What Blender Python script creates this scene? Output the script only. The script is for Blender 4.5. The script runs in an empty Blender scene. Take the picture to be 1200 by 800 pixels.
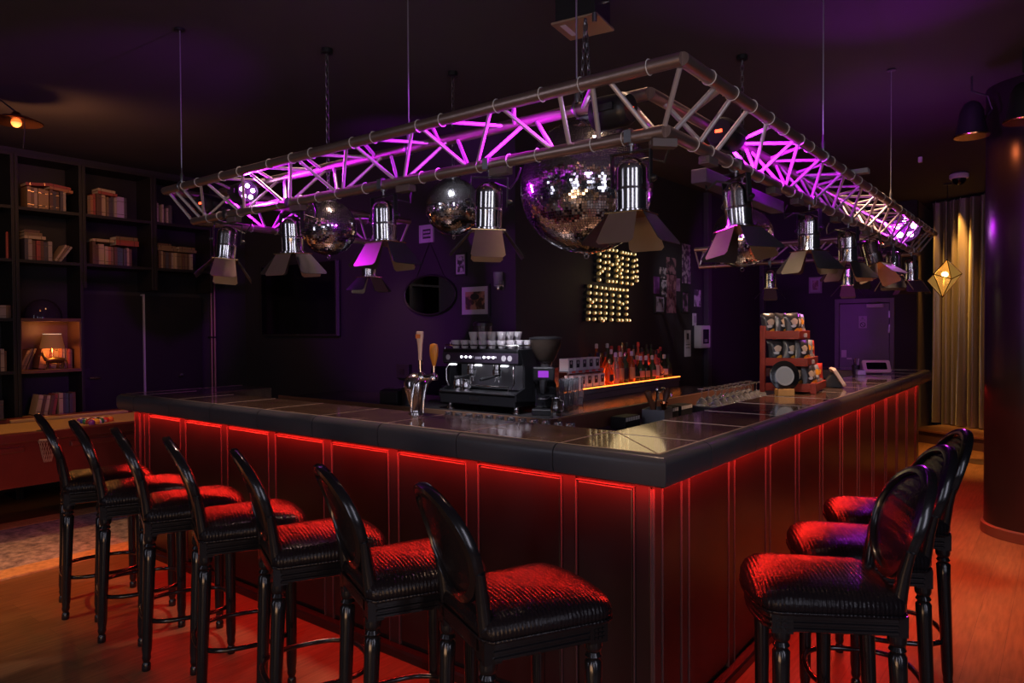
import bpy, bmesh, math, random
from math import sin, cos, pi, radians, sqrt, atan2, degrees
from mathutils import Vector, Matrix, Euler
random.seed(7)
S = bpy.context.scene
COL = S.collection

# ------------------------------------------------------------------ helpers
class MB:
    """collects shapes, built as ONE mesh object"""
    def __init__(s): s.v = []; s.f = []; s.mi = []; s.cur = 0
    def add(s, vs, fs):
        b = len(s.v); s.v += [tuple(p) for p in vs]
        for f in fs: s.f.append([b + i for i in f]); s.mi.append(s.cur)
        return s
    def box(s, x0, x1, y0, y1, z0, z1, M=None):
        vs = [Vector((x, y, z)) for z in (z0, z1) for y in (y0, y1) for x in (x0, x1)]
        if M is not None: vs = [M @ q for q in vs]
        return s.add(vs, [(0,2,3,1),(4,5,7,6),(0,1,5,4),(2,6,7,3),(0,4,6,2),(1,3,7,5)])
    def tube(s, pts, r, n=8, closed=False, caps=True):
        pts = [Vector(q) for q in pts]; m = len(pts)
        rs = r if isinstance(r, (list, tuple)) else [r] * m
        vs = []; up = None
        for i, q in enumerate(pts):
            if closed: t = pts[(i+1) % m] - pts[i-1]
            else: t = pts[min(i+1, m-1)] - pts[max(i-1, 0)]
            t.normalize()
            if up is None: up = Vector((0,0,1)) if abs(t.z) < .9 else Vector((1,0,0))
            a = t.cross(up)
            if a.length < 1e-5: a = t.cross(Vector((0,1,0)))
            a.normalize(); b = a.cross(t); up = b
            vs += [q + (a*cos(2*pi*k/n) + b*sin(2*pi*k/n)) * rs[i] for k in range(n)]
        fs = []
        for i in range(m if closed else m-1):
            j = (i+1) % m
            fs += [(i*n+k, i*n+(k+1) % n, j*n+(k+1) % n, j*n+k) for k in range(n)]
        if caps and not closed: fs += [tuple(range(n))[::-1], tuple((m-1)*n+k for k in range(n))]
        return s.add(vs, fs)
    def lathe(s, prof, n=20, c=(0,0,0), M=None, sx=1, sy=1):
        vs = []
        for r, z in prof:
            vs += [Vector((c[0]+r*sx*cos(2*pi*k/n), c[1]+r*sy*sin(2*pi*k/n), c[2]+z)) for k in range(n)]
        if M is not None: vs = [M @ q for q in vs]
        fs = []; m = len(prof)
        for i in range(m-1): fs += [(i*n+k, i*n+(k+1) % n, (i+1)*n+(k+1) % n, (i+1)*n+k) for k in range(n)]
        fs += [tuple(range(n))[::-1], tuple((m-1)*n+k for k in range(n))]
        return s.add(vs, fs)
    def prism(s, poly, z0, z1, M=None):
        n = len(poly)
        vs = [Vector((x, y, z)) for z in (z0, z1) for x, y in poly]
        if M is not None: vs = [M @ q for q in vs]
        return s.add(vs, [tuple(range(n))[::-1], tuple(range(n, 2*n))] + [(i, (i+1) % n, n+(i+1) % n, n+i) for i in range(n)])
    def sphere(s, c, r, n=16, m=10, sz=1.0):
        prof = [(max(1e-4, r*sin(pi*i/m)), -r*sz*cos(pi*i/m)) for i in range(m+1)]
        return s.lathe(prof, n, c)
    def sweep(s, path, prof, closed_prof=True, ends=True):
        """mitred sweep along an xy path; prof = [(outward offset to the right of travel, z)]"""
        P = [Vector((q[0], q[1])) for q in path]; m = len(P); k = len(prof); vs = []
        for i in range(m):
            if i == 0: d0 = d1 = (P[1]-P[0]).normalized()
            elif i == m-1: d0 = d1 = (P[i]-P[i-1]).normalized()
            else: d0 = (P[i]-P[i-1]).normalized(); d1 = (P[i+1]-P[i]).normalized()
            n0 = Vector((d0.y, -d0.x)); n1 = Vector((d1.y, -d1.x)); nn = (n0+n1)
            nn = nn / nn.dot(n0)
            vs += [(P[i].x+nn.x*o, P[i].y+nn.y*o, z) for o, z in prof]
        fs = []
        for i in range(m-1):
            for j in range(k if closed_prof else k-1):
                fs.append((i*k+j, (i+1)*k+j, (i+1)*k+(j+1) % k, i*k+(j+1) % k))
        if ends and closed_prof: fs += [tuple(range(k)), tuple((m-1)*k+j for j in range(k))[::-1]]
        return s.add(vs, fs)
    def xf(s, M, start=0):
        s.v = s.v[:start] + [tuple(M @ Vector(q)) for q in s.v[start:]]; return s
    def build(s, name, mat, parent=None, loc=(0,0,0), rot=(0,0,0), smooth=None, bevel=0):
        me = bpy.data.meshes.new(name)
        me.from_pydata(s.v, [], s.f)
        mats = mat if isinstance(mat, (list, tuple)) else [mat]
        for q in mats: me.materials.append(q)
        if len(mats) > 1:
            for p, i in zip(me.polygons, s.mi): p.material_index = i
        bm = bmesh.new(); bm.from_mesh(me); bmesh.ops.recalc_face_normals(bm, faces=bm.faces); bm.to_mesh(me); bm.free()
        if smooth:
            for p in me.polygons: p.use_smooth = True
            me.set_sharp_from_angle(angle=radians(smooth))
        o = bpy.data.objects.new(name, me); COL.objects.link(o)
        o.location = loc; o.rotation_euler = rot
        if parent is not None: o.parent = parent
        if bevel:
            b = o.modifiers.new('edges', 'BEVEL'); b.width = bevel; b.segments = 2; b.limit_method = 'ANGLE'
        return o

def tag(o, label=None, cat=None, group=None, kind=None):
    if label: o['label'] = label
    if cat: o['category'] = cat
    if group: o['group'] = group
    if kind: o['kind'] = kind
    return o
def thing(name, label, cat, loc=(0,0,0), rz=0, group=None, rot=None):
    o = bpy.data.objects.new(name, None); COL.objects.link(o); o.empty_display_size = .05
    o.location = loc; o.rotation_euler = rot if rot else (0,0,rz)
    return tag(o, label, cat, group)
def dup(o, parent=None, loc=None, rz=None, label=None, group=None, rot=None):
    c = o.copy(); COL.objects.link(c)
    if parent is not None: c.parent = parent
    for ch in list(o.children): dup(ch, c)
    if loc is not None: c.location = loc
    if rz is not None: c.rotation_euler = (0,0,rz)
    if rot is not None: c.rotation_euler = rot
    if label: c['label'] = label
    if group: c['group'] = group
    return c
def struct(o): o['kind'] = 'structure'; return o
def align(p0, p1):
    """matrix putting local z along p0->p1, origin at p0"""
    p0 = Vector(p0); d = (Vector(p1)-p0).normalized()
    return Matrix.Translation(p0) @ d.to_track_quat('Z', 'Y').to_matrix().to_4x4()

# ------------------------------------------------------------------ materials
def mat(name, col, rough=.5, metal=0., emit=None, es=0., bump=0., bscale=60., coat=0., trans=0., var=0., vscale=6., spec=.5, ior=1.45):
    m = bpy.data.materials.new(name); m.use_nodes = True
    nt = m.node_tree; b = nt.nodes['Principled BSDF']
    b.inputs['Base Color'].default_value = (*col, 1); b.inputs['Roughness'].default_value = rough
    b.inputs['Metallic'].default_value = metal; b.inputs['Specular IOR Level'].default_value = spec
    b.inputs['Coat Weight'].default_value = coat; b.inputs['Coat Roughness'].default_value = .08
    b.inputs['Transmission Weight'].default_value = trans; b.inputs['IOR'].default_value = ior
    if emit: b.inputs['Emission Color'].default_value = (*emit, 1); b.inputs['Emission Strength'].default_value = es
    tc = nt.nodes.new('ShaderNodeTexCoord')
    if bump or var:
        nz = nt.nodes.new('ShaderNodeTexNoise'); nz.inputs['Scale'].default_value = bscale; nz.inputs['Detail'].default_value = 4
        nt.links.new(tc.outputs['Object'], nz.inputs['Vector'])
    if bump:
        bp = nt.nodes.new('ShaderNodeBump'); bp.inputs['Strength'].default_value = bump; bp.inputs['Distance'].default_value = .01
        nt.links.new(nz.outputs['Fac'], bp.inputs['Height']); nt.links.new(bp.outputs['Normal'], b.inputs['Normal'])
    if var:
        n2 = nt.nodes.new('ShaderNodeTexNoise'); n2.inputs['Scale'].default_value = vscale; n2.inputs['Detail'].default_value = 6
        nt.links.new(tc.outputs['Object'], n2.inputs['Vector'])
        mx = nt.nodes.new('ShaderNodeMix'); mx.data_type = 'RGBA'
        mx.inputs[6].default_value = (*[c*(1-var) for c in col], 1); mx.inputs[7].default_value = (*[min(1, c*(1+var)) for c in col], 1)
        nt.links.new(n2.outputs['Fac'], mx.inputs[0]); nt.links.new(mx.outputs[2], b.inputs['Base Color'])
    return m

m_wall = mat('dark_wall_paint', (.024,.022,.028), .7, bump=.08, bscale=120)
m_ceil = mat('black_ceiling_paint', (.045,.040,.048), .85, bump=.1, bscale=80)
m_trimw = mat('dark_trim_paint', (.06,.055,.065), .45)
m_panel = mat('bar_panel_lacquer', (.017,.011,.011), .28, var=.35, vscale=5, bump=.02, bscale=30)
m_stile = mat('bar_stile_lacquer', (.026,.017,.018), .28)
m_line = mat('bar_edge_line', (.095,.06,.064), .3)
m_plinth = mat('bar_plinth_lacquer', (.018,.012,.012), .25)
m_red = mat('red_light_strip', (.8,.05,.03), .5, emit=(1,.03,.012), es=5)
m_pad = mat('black_leather_edge', (.055,.055,.064), .30, bump=.05, bscale=150)
m_black = mat('black_lacquer', (.008,.008,.010), .22, coat=.35)
m_metalb = mat('black_metal', (.012,.012,.014), .38)
m_plast = mat('black_plastic', (.02,.02,.022), .5)
m_chrome = mat('polished_chrome', (.66,.64,.64), .17, metal=1)
m_brass = mat('warm_brass', (.75,.52,.25), .25, metal=1)
m_steel = mat('brushed_steel', (.30,.30,.32), .34, metal=1, bump=.03, bscale=200)
m_truss = mat('truss_aluminium', (.36,.27,.24), .34, metal=.85, bump=.05, bscale=90, var=.2, vscale=10)
m_brace = mat('brace_aluminium', (.46,.41,.41), .36, metal=.35)
m_tie = mat('pale_cable_tie', (.6,.58,.55), .4)
m_flap_lit = mat('barn_door_warm_lit', (.44,.35,.25), .36, metal=.8, var=.2)
m_flap_shade = mat('barn_door_shaded', (.03,.03,.035), .45)
m_tile = mat('mirror_tile', (.94,.94,.96), .09, metal=1)
m_grout = mat('mirror_ball_grout', (.05,.05,.055), .6)
m_wire = mat('steel_wire', (.5,.5,.55), .3, metal=.9)
m_white = mat('white_ceramic', (.75,.72,.74), .3)
m_cream = mat('cream_paper', (.68,.62,.55), .7)
m_paper = mat('white_card', (.62,.60,.62), .6)
m_dark = mat('near_black_print', (.02,.02,.025), .6)
m_rwood = mat('red_brown_wood', (.30,.030,.012), .35, var=.35, vscale=12)
m_owood = mat('pale_oak', (.62,.33,.10), .5, var=.25, vscale=18)
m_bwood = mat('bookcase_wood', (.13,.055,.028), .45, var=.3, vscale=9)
m_dwood = mat('black_stained_wood', (.008,.007,.008), .55)
m_felt = mat('tan_table_cloth', (.36,.25,.12), .95, bump=.1, bscale=300)
m_lamp = mat('lamp_shade_fabric', (.42,.22,.08), .8, emit=(1,.34,.07), es=.05)
m_shadeline = mat('lamp_shade_rim', (.9,.75,.6), .6, emit=(1,.75,.5), es=.5)
m_copper = mat('copper_shade', (.75,.28,.11), .22, metal=1)
m_bulbw = mat('warm_bulb', (1,.7,.4), .4, emit=(1,.45,.12), es=3)
m_purple = mat('purple_led_lens', (.8,.3,1), .3, emit=(.80,.45,1), es=28)
m_purhot = mat('purple_led_flare', (.9,.6,1), .3, emit=(.85,.35,1), es=60)
m_reddot = mat('red_display', (1,.1,.05), .5, emit=(1,.06,.02), es=6)
m_gold = mat('gold_lamp_glass', (.80,.60,.28), .16, metal=.9, emit=(1,.66,.22), es=.07)
m_goldtip = mat('gold_lamp_bright_tip', (1,.9,.6), .3, emit=(1,.76,.40), es=1.5)
m_mirror = mat('oval_mirror_glass', (.75,.75,.78), .02, metal=1)
m_screen = mat('dark_screen', (.004,.004,.006), .12)
m_orange = mat('orange_led_strip', (1,.3,.05), .5, emit=(1,.20,.025), es=5)
m_glass = mat('clear_glass', (.95,.97,1), .04, trans=.92, ior=1.35)
m_hopper = mat('smoked_hopper', (.20,.15,.12), .06, trans=.75, ior=1.3)
m_glow = mat('soft_white_lamp', (1,1,1), .5, emit=(.9,.9,1), es=6)

def m_custom_floor():
    m = bpy.data.materials.new('oak_plank_floor'); m.use_nodes = True; nt = m.node_tree; b = nt.nodes['Principled BSDF']
    tc = nt.nodes.new('ShaderNodeTexCoord'); mp = nt.nodes.new('ShaderNodeMapping'); mp.inputs['Rotation'].default_value = (0,0,pi/2)
    nt.links.new(tc.outputs['Object'], mp.inputs['Vector'])
    br = nt.nodes.new('ShaderNodeTexBrick'); br.inputs['Scale'].default_value = 1
    br.inputs['Brick Width'].default_value = 1.5; br.inputs['Row Height'].default_value = .14; br.inputs['Mortar Size'].default_value = .0008
    br.inputs['Color1'].default_value = (.205,.118,.056,1); br.inputs['Color2'].default_value = (.165,.095,.045,1); br.inputs['Mortar'].default_value = (.05,.03,.02,1)
    br.offset = .37
    nt.links.new(mp.outputs['Vector'], br.inputs['Vector'])
    mp2 = nt.nodes.new('ShaderNodeMapping'); mp2.inputs['Scale'].default_value = (14,1.2,1); nt.links.new(tc.outputs['Object'], mp2.inputs['Vector'])
    nz = nt.nodes.new('ShaderNodeTexNoise'); nz.inputs['Scale'].default_value = 4; nz.inputs['Detail'].default_value = 8; nt.links.new(mp2.outputs['Vector'], nz.inputs['Vector'])
    rp = nt.nodes.new('ShaderNodeMapRange'); rp.inputs['To Min'].default_value = .35; rp.inputs['To Max'].default_value = 1.6; nt.links.new(nz.outputs['Fac'], rp.inputs['Value'])
    mx = nt.nodes.new('ShaderNodeMix'); mx.data_type = 'RGBA'; mx.blend_type = 'MULTIPLY'; mx.inputs[0].default_value = 1
    nt.links.new(br.outputs['Color'], mx.inputs[6]); nt.links.new(rp.outputs['Result'], mx.inputs[7])
    nt.links.new(mx.outputs[2], b.inputs['Base Color'])
    b.inputs['Roughness'].default_value = .42
    bp = nt.nodes.new('ShaderNodeBump'); bp.inputs['Strength'].default_value = .12; bp.inputs['Distance'].default_value = .01
    nt.links.new(nz.outputs['Fac'], bp.inputs['Height']); nt.links.new(bp.outputs['Normal'], b.inputs['Normal'])
    return m
m_floor = m_custom_floor()

def m_custom_counter():
    m = bpy.data.materials.new('bronze_counter_sheet'); m.use_nodes = True; nt = m.node_tree; b = nt.nodes['Principled BSDF']
    tc = nt.nodes.new('ShaderNodeTexCoord')
    nz = nt.nodes.new('ShaderNodeTexNoise'); nz.inputs['Scale'].default_value = 3.2; nz.inputs['Detail'].default_value = 9; nz.inputs['Roughness'].default_value = .65
    nt.links.new(tc.outputs['Object'], nz.inputs['Vector'])
    cr = nt.nodes.new('ShaderNodeValToRGB'); e = cr.color_ramp.elements
    e[0].position = .3; e[0].color = (.07,.042,.032,1); e[1].position = .72; e[1].color = (.27,.165,.11,1)
    nt.links.new(nz.outputs['Fac'], cr.inputs['Fac']); nt.links.new(cr.outputs['Color'], b.inputs['Base Color'])
    b.inputs['Metallic'].default_value = .35
    rr = nt.nodes.new('ShaderNodeMapRange'); rr.inputs['To Min'].default_value = .14; rr.inputs['To Max'].default_value = .36
    nt.links.new(nz.outputs['Fac'], rr.inputs['Value']); nt.links.new(rr.outputs['Result'], b.inputs['Roughness'])
    n2 = nt.nodes.new('ShaderNodeTexNoise'); n2.inputs['Scale'].default_value = 14; nt.links.new(tc.outputs['Object'], n2.inputs['Vector'])
    bp = nt.nodes.new('ShaderNodeBump'); bp.inputs['Strength'].default_value = .05; bp.inputs['Distance'].default_value = .01
    nt.links.new(n2.outputs['Fac'], bp.inputs['Height']); nt.links.new(bp.outputs['Normal'], b.inputs['Normal'])
    b.inputs['Coat Weight'].default_value = 1; b.inputs['Coat Roughness'].default_value = .06
    return m
m_counter = m_custom_counter()
m_seam = mat('bright_counter_seam', (.6,.48,.38), .3, metal=.6)

def m_custom_leather():
    m = bpy.data.materials.new('black_crocodile_leather'); m.use_nodes = True; nt = m.node_tree; b = nt.nodes['Principled BSDF']
    b.inputs['Base Color'].default_value = (.010,.008,.010,1); b.inputs['Roughness'].default_value = .25; b.inputs['Specular IOR Level'].default_value = .2
    tc = nt.nodes.new('ShaderNodeTexCoord'); mp = nt.nodes.new('ShaderNodeMapping'); mp.inputs['Scale'].default_value = (48,105,70)
    nt.links.new(tc.outputs['Object'], mp.inputs['Vector'])
    wv = nt.nodes.new('ShaderNodeTexWave'); wv.bands_direction = 'Y'; wv.inputs['Scale'].default_value = 24; wv.inputs['Distortion'].default_value = 1.6; wv.inputs['Detail'].default_value = 2; wv.inputs['Detail Scale'].default_value = 1.2
    nt.links.new(tc.outputs['Object'], wv.inputs['Vector'])
    vo = nt.nodes.new('ShaderNodeTexVoronoi'); vo.inputs['Scale'].default_value = 1; vo.feature = 'DISTANCE_TO_EDGE'; vo.inputs['Randomness'].default_value = .5
    nt.links.new(mp.outputs['Vector'], vo.inputs['Vector'])
    rq = nt.nodes.new('ShaderNodeMapRange'); rq.inputs['From Max'].default_value = .25; rq.inputs['To Max'].default_value = .45; nt.links.new(vo.outputs['Distance'], rq.inputs['Value'])
    rp = nt.nodes.new('ShaderNodeMath'); rp.operation = 'ADD'; nt.links.new(rq.outputs['Result'], rp.inputs[0]); nt.links.new(wv.outputs['Fac'], rp.inputs[1])
    bp = nt.nodes.new('ShaderNodeBump'); bp.inputs['Strength'].default_value = .34; bp.inputs['Distance'].default_value = .0028
    nt.links.new(rp.outputs['Value'], bp.inputs['Height']); nt.links.new(bp.outputs['Normal'], b.inputs['Normal'])
    return m
m_leather = m_custom_leather()

def m_custom_rug():
    m = bpy.data.materials.new('worn_bordered_rug'); m.use_nodes = True; nt = m.node_tree; b = nt.nodes['Principled BSDF']
    tc = nt.nodes.new('ShaderNodeTexCoord'); nz = nt.nodes.new('ShaderNodeTexNoise'); nz.inputs['Scale'].default_value = 14; nz.inputs['Detail'].default_value = 9; nz.inputs['Roughness'].default_value = .75
    nt.links.new(tc.outputs['Object'], nz.inputs['Vector'])
    cr = nt.nodes.new('ShaderNodeValToRGB'); e = cr.color_ramp.elements
    e[0].position = .35; e[0].color = (.12,.12,.17,1); e[1].position = .68; e[1].color = (.62,.60,.70,1)
    nt.links.new(nz.outputs['Fac'], cr.inputs['Fac']); nt.links.new(cr.outputs['Color'], b.inputs['Base Color']); b.inputs['Roughness'].default_value = 1
    bp = nt.nodes.new('ShaderNodeBump'); bp.inputs['Strength'].default_value = .5; nt.links.new(nz.outputs['Fac'], bp.inputs['Height']); nt.links.new(bp.outputs['Normal'], b.inputs['Normal'])
    return m
m_rug = m_custom_rug()
m_rugb = mat('rug_border_pile', (.60,.40,.20), 1, bump=.5, bscale=60, var=.5, vscale=30)

def m_custom_curtain():
    m = bpy.data.materials.new('sheer_taupe_curtain'); m.use_nodes = True; nt = m.node_tree; b = nt.nodes['Principled BSDF']
    b.inputs['Base Color'].default_value = (.30,.23,.20,1); b.inputs['Roughness'].default_value = .30; b.inputs['Metallic'].default_value = .55; b.inputs['Sheen Weight'].default_value = .3
    b.inputs['Alpha'].default_value = .9
    return m
m_curtain = m_custom_curtain()

# ------------------------------------------------------------------ camera
CAMP = Vector((1.2113, -2.3843, 1.5922)); YAW, PIT, ROL, FPX = 0.66354, -0.0180, -0.0059, 831.2
fw = Vector((-sin(YAW)*cos(PIT), cos(YAW)*cos(PIT), sin(PIT))); rt = Vector((cos(YAW), sin(YAW), 0)); up = rt.cross(fw)
r2 = rt*cos(ROL)+up*sin(ROL); u2 = -rt*sin(ROL)+up*cos(ROL)
cam = bpy.data.cameras.new('camera'); co = bpy.data.objects.new('camera', cam); COL.objects.link(co)
cam.sensor_width = 36; cam.lens = FPX*36/1200; cam.clip_start = .05; cam.clip_end = 60
R = Matrix((r2, u2, -fw)).transposed().to_4x4()
co.matrix_world = Matrix.Translation(CAMP) @ R
S.camera = co

# ------------------------------------------------------------------ room
CEIL = 3.4
XL, YA, XB, YC = -6.95, 2.6, -2.64, 9.2
struct(MB().box(-9, 5, -7, 12.5, -.1, 0).build('floor', m_floor))
struct(MB().box(-9, 5, -7, 12.5, CEIL, CEIL+.1).build('ceiling', m_ceil))
struct(MB().box(XL-.1, XL, -7, YA+.1, 0, CEIL).build('wall_left', m_wall))
struct(MB().box(XL, XB, YA, YA+.12, 0, CEIL).build('wall_back', m_wall))
struct(MB().box(XB-.12, XB, YA+.12, YC+.12, 0, CEIL).build('wall_inner', m_wall))
struct(MB().box(XB, -.48, YC, YC+.12, 0, CEIL).build('wall_far', m_wall))
m_ret = mat('taupe_wall_paint', (.26,.19,.17), .6)
struct(MB().box(-.60, -.48, YC+.12, 10.9, 0, CEIL).build('wall_recess', m_ret))
for i, y in enumerate((6.78, 8.98)):
    struct(MB().box(XB, XB+.07, y-.05, y+.07, 0, CEIL).build('trim_%d' % (i+1), m_trimw, bevel=.006))
struct(MB().box(XB, XB+.012, 6.9, 8.9, .1, 3.2).build('trim_3', m_wall))
# double doors in the left wall
d = struct(MB().box(XL, XL+.05, .66, 1.31, 0, 1.98).build('door_2', m_dwood))
MB().tube([(XL+.05,.74,1.1),(XL+.11,.74,1.1),(XL+.11,.84,1.1)], .011, 8).build('door_handle', m_chrome, d, smooth=50)
MB().box(XL+.05, XL+.056, .70, .76, 1.0, 1.2).build('handle_plate', m_plast, d)
d = struct(MB().box(XL, XL+.05, 1.335, 2.0, 0, 1.98).build('door_3', m_dwood))
MB().lathe([(.012,0),(.02,.02),(.028,.045),(.02,.06),(.001,.062)], 14, M=align((XL+.05,1.72,1.08),(XL+.2,1.72,1.08))).build('door_handle', m_chrome, d, smooth=50)
struct(MB().box(XL, XL+.062, 1.313, 1.333, .0, 2.0).build('trim_4', mat('pale_door_edge', (.35,.33,.4), .4)))
# grey metal service door in the far wall
m_door = mat('grey_door_paint', (.20,.19,.24), .5, var=.12, vscale=4, bump=.02, bscale=60)
d = struct(MB().box(-1.50, -.83, YC-.035, YC, 0, 1.93).build('door_1', m_door))
MB().box(-1.57, -1.51, YC-.05, YC, 0, 2.01).box(-.82, -.76, YC-.05, YC, 0, 2.01).box(-1.51, -.82, YC-.05, YC, 1.945, 2.01).build('door_frame', mat('door_frame_paint', (.15,.14,.17), .45), d, bevel=.004)
MB().box(-1.12, -.90, YC-.10, YC-.035, 1.87, 1.925).build('door_closer', mat('closer_grey', (.52,.50,.55), .4), d, bevel=.006)
MB().tube([(-1.1,YC-.07,1.93),(-.98,YC-.12,1.945),(-.93,YC-.06,1.95)], .008, 6).build('closer_arm', m_steel, d)
MB().box(-.835, -.815, YC-.05, YC-.03, 1.5, 1.62).box(-.835, -.815, YC-.05, YC-.03, 1.72, 1.82).box(-.835, -.815, YC-.05, YC-.03, .3, .42).build('hinge', m_steel, d)
sg = MB().box(-1.235, -1.125, YC-.040, YC-.0355, 1.57, 1.75).build('sign_plate', mat('sign_plate_grey', (.42,.41,.46), .5), d, bevel=.002)
def ring(c, r, w, n=28, M=None, t=.003):
    vs = []; 
    for z in (0, t):
        for rr in (r-w/2, r+w/2): vs += [Vector((c[0]+rr*cos(2*pi*k/n), c[1]+rr*sin(2*pi*k/n), c[2]+z)) for k in range(n)]
    if M is not None: vs = [M @ q for q in vs]
    fs = []
    for k in range(n):
        j = (k+1) % n
        fs += [(k, j, n+j, n+k), (2*n+k, 3*n+k, 3*n+j, 2*n+j), (k, 2*n+k, 2*n+j, j), (n+k, n+j, 3*n+j, 3*n+k)]
    return vs, fs
Mf = Matrix.Translation((-1.18, YC-.040, 0)) @ Matrix.Rotation(pi/2, 4, 'X')
g = MB().add(*ring((0,1.62,0), .033, .009, M=Mf)); g.box(-.03, .03, -.004, .004, 0, .002, M=Mf @ Matrix.Translation((0,1.62,0)) @ Matrix.Rotation(-pi/4,4,'Z'))
g.tube([Mf @ Vector(q) for q in [(-.032,1.685,.001),(.032,1.685,.001),(0,1.74,.001)]], .003, 6, closed=True); g.box(-.004,.004,1.698,1.722,0,.002,M=Mf)
g.build('warning_mark', m_dark, sg)
MB().box(-1.475, -1.405, YC-.040, YC-.036, 1.13, 1.24).build('small_notice', m_paper, d)
MB().box(-1.40, -1.33, YC-.040, YC-.036, 1.10, 1.125).build('small_notice', m_paper, d)
# window side: stepped ledge, glazing, curtains
wa, wb = Vector((-.75, 8.93)), Vector((3.2, 6.83)); wd = (wb-wa).normalized(); wn = Vector((-wd.y, wd.x))
def WP(t, o): q = wa + wd*t + wn*o; return (q.x, q.y)
m_ledge = mat('ledge_wood', (.11,.05,.03), .45, var=.3)
Lw = (wb-wa).length
struct(MB().prism([WP(.28,0), WP(Lw,0), WP(Lw,1.3), WP(.28,1.3)], 0, .155).build('trim_5', mat('ledge_riser_paint', (.055,.03,.03), .5)))
struct(MB().prism([WP(.28,-.03), WP(Lw,-.03), WP(Lw,1.3), WP(.28,1.3)], .155, .185).build('trim_6', m_ledge, bevel=.006))
w = struct(MB().prism([WP(.5,1.1), WP(Lw,1.1), WP(Lw,1.16), WP(.5,1.16)], .185, .45).build('window_1', m_metalb))
for t in (.55, 1.25, 1.95, 2.65, 3.35): MB().prism([WP(t,1.08), WP(t+.07,1.08), WP(t+.07,1.16), WP(t,1.16)], .45, CEIL).build('window_frame', m_metalb, w)
for z in (1.25, 1.75): MB().prism([WP(.5,1.09), WP(Lw,1.09), WP(Lw,1.15), WP(.5,1.15)], z, z+.06).build('window_frame', mat('transom_grey', (.2,.18,.18), .5), w)
MB().prism([WP(.5,1.12), WP(Lw,1.12), WP(Lw,1.13), WP(.5,1.13)], .45, CEIL).build('window_glass', mat('night_glass', (.01,.01,.014), .08), w)
def curtain(t0, t1, off, folds, amp, lab, z0=.2):
    n = int(folds*14); mbx = MB(); vs = []; zs = [z0, z0+.03, 1.2, 2.2, 3.0, 3.36]
    for j, z in enumerate(zs):
        for i in range(n+1):
            t = i/n; ph = 2*pi*folds*t
            a = amp*(1-.35*j/5)*(1+.3*sin(5.1*t+1))
            o = off + a*(sin(ph)+.25*sin(2.3*ph+j*.35+1)); tt = t0+(t1-t0)*t + .25*a*sin(ph*1.0+.6+j*.12)
            x, y = WP(tt, o); vs.append((x, y, z + (.012*sin(ph*.5) if j == 0 else 0)))
    fs = [(j*(n+1)+i, j*(n+1)+i+1, (j+1)*(n+1)+i+1, (j+1)*(n+1)+i) for j in range(len(zs)-1) for i in range(n)]
    c = thing('curtain', lab, 'curtain', group='window curtains')
    mbx.add(vs, fs).build('curtain_fabric', m_curtain, c, smooth=70)
    h = MB()
    for i in range(0, n+1, max(4, n//8)):
        q = vs[-(n+1)+i]; h.tube([(q[0],q[1],q[2]-.01),(q[0],q[1],CEIL-.02)], .004, 5)
    h.build('curtain_hook', m_steel, c)
    return c
x0, y0 = WP(.10, .69); x1, y1 = WP(Lw, .67)
tag(MB().tube([(x0,y0,CEIL-.018),(x1,y1,CEIL-.018)], .014, 8).build('curtain_rail', m_metalb), 'dark curtain rail fixed along the ceiling above the curtains', 'curtain rail')
curtain(.10, .46, .70, 3, .06, 'narrow drawn taupe curtain at the wall corner end of the rail')
curtain(.47, 1.32, .68, 6, .075, 'wide sheer taupe curtain with a golden lit fold beside the pillar')
curtain(1.34, 2.9, .66, 11, .05, 'taupe curtain mostly hidden behind the round pillar')
# round pillar
PX, PY, PR = 1.05, 4.28, .345
p = struct(MB().lathe([(PR,0),(PR,CEIL)], 64, (PX,PY,0)).build('pillar', mat('dark_pillar_paint', (.014,.011,.012), .3), smooth=40))
MB().lathe([(PR+.002,0),(PR+.02,.002),(PR+.02,.075),(PR+.006,.085),(PR+.001,.085)], 64, (PX,PY,0)).build('pillar_base', mat('pillar_skirting', (.10,.045,.03), .4), p, smooth=40)
tag(MB().lathe([(.001,.001),(.165,.001),(.17,.006),(.155,.014),(.001,.016)], 40, (.44,7.5,0)).build('floor_disc', mat('dark_floor_disc', (.05,.035,.03), .4), smooth=40), 'dark round disc lying on the orange lit floor', 'floor plate')  # thin dark disc flat on the floor

# ------------------------------------------------------------------ bar
OUT = .113; ZT, ZB = 1.139, 1.025; LX, RY = -4.2, 6.1
WID = .47
outer = [(LX,.85),(LX,-OUT),(OUT,-OUT),(OUT,RY),(-1.5,RY)]
# travel: down the wing, along front to the corner, up the right side, then far wing; outward is to the right of travel
bar = thing('bar_counter', 'U-shaped bronze topped bar counter with thick black padded edge', 'bar counter')
top = MB().sweep(outer, [(-.055,ZT),(-.055,ZB+.02),(-WID,ZB+.02),(-WID,ZT-.006),(-WID+.006,ZT)])
top.build('counter_surface', m_counter, bar)
nose = [(-.055,ZT+.001)] + [(-.04+.04*sin(a), ZT-.034+.035*cos(a)) for a in [radians(k) for k in range(0,91,15)]] + [(.0,ZB+.03),(-.006,ZB+.008),(-.02,ZB),(-.10,ZB),(-.10,ZB+.015),(-.055,ZB+.015)]
def seg_path(a, b, step, first):
    a = Vector(a); b = Vector(b); L = (b-a).length; u = (b-a)/L; out = []; t = first; prev = 0
    while t < L-.08: out.append((a+u*prev, a+u*t)); prev = t; t += step
    out.append((a+u*prev, b)); return out
eg = MB()
def eseg(pts): eg.sweep(pts, nose)
gap = .003
front = seg_path((OUT,-OUT),(LX,-OUT),.51,.48)
right = seg_path((OUT,-OUT),(OUT,RY),.51,.41)
u = Vector((1,0)); w2 = Vector((0,1))
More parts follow.
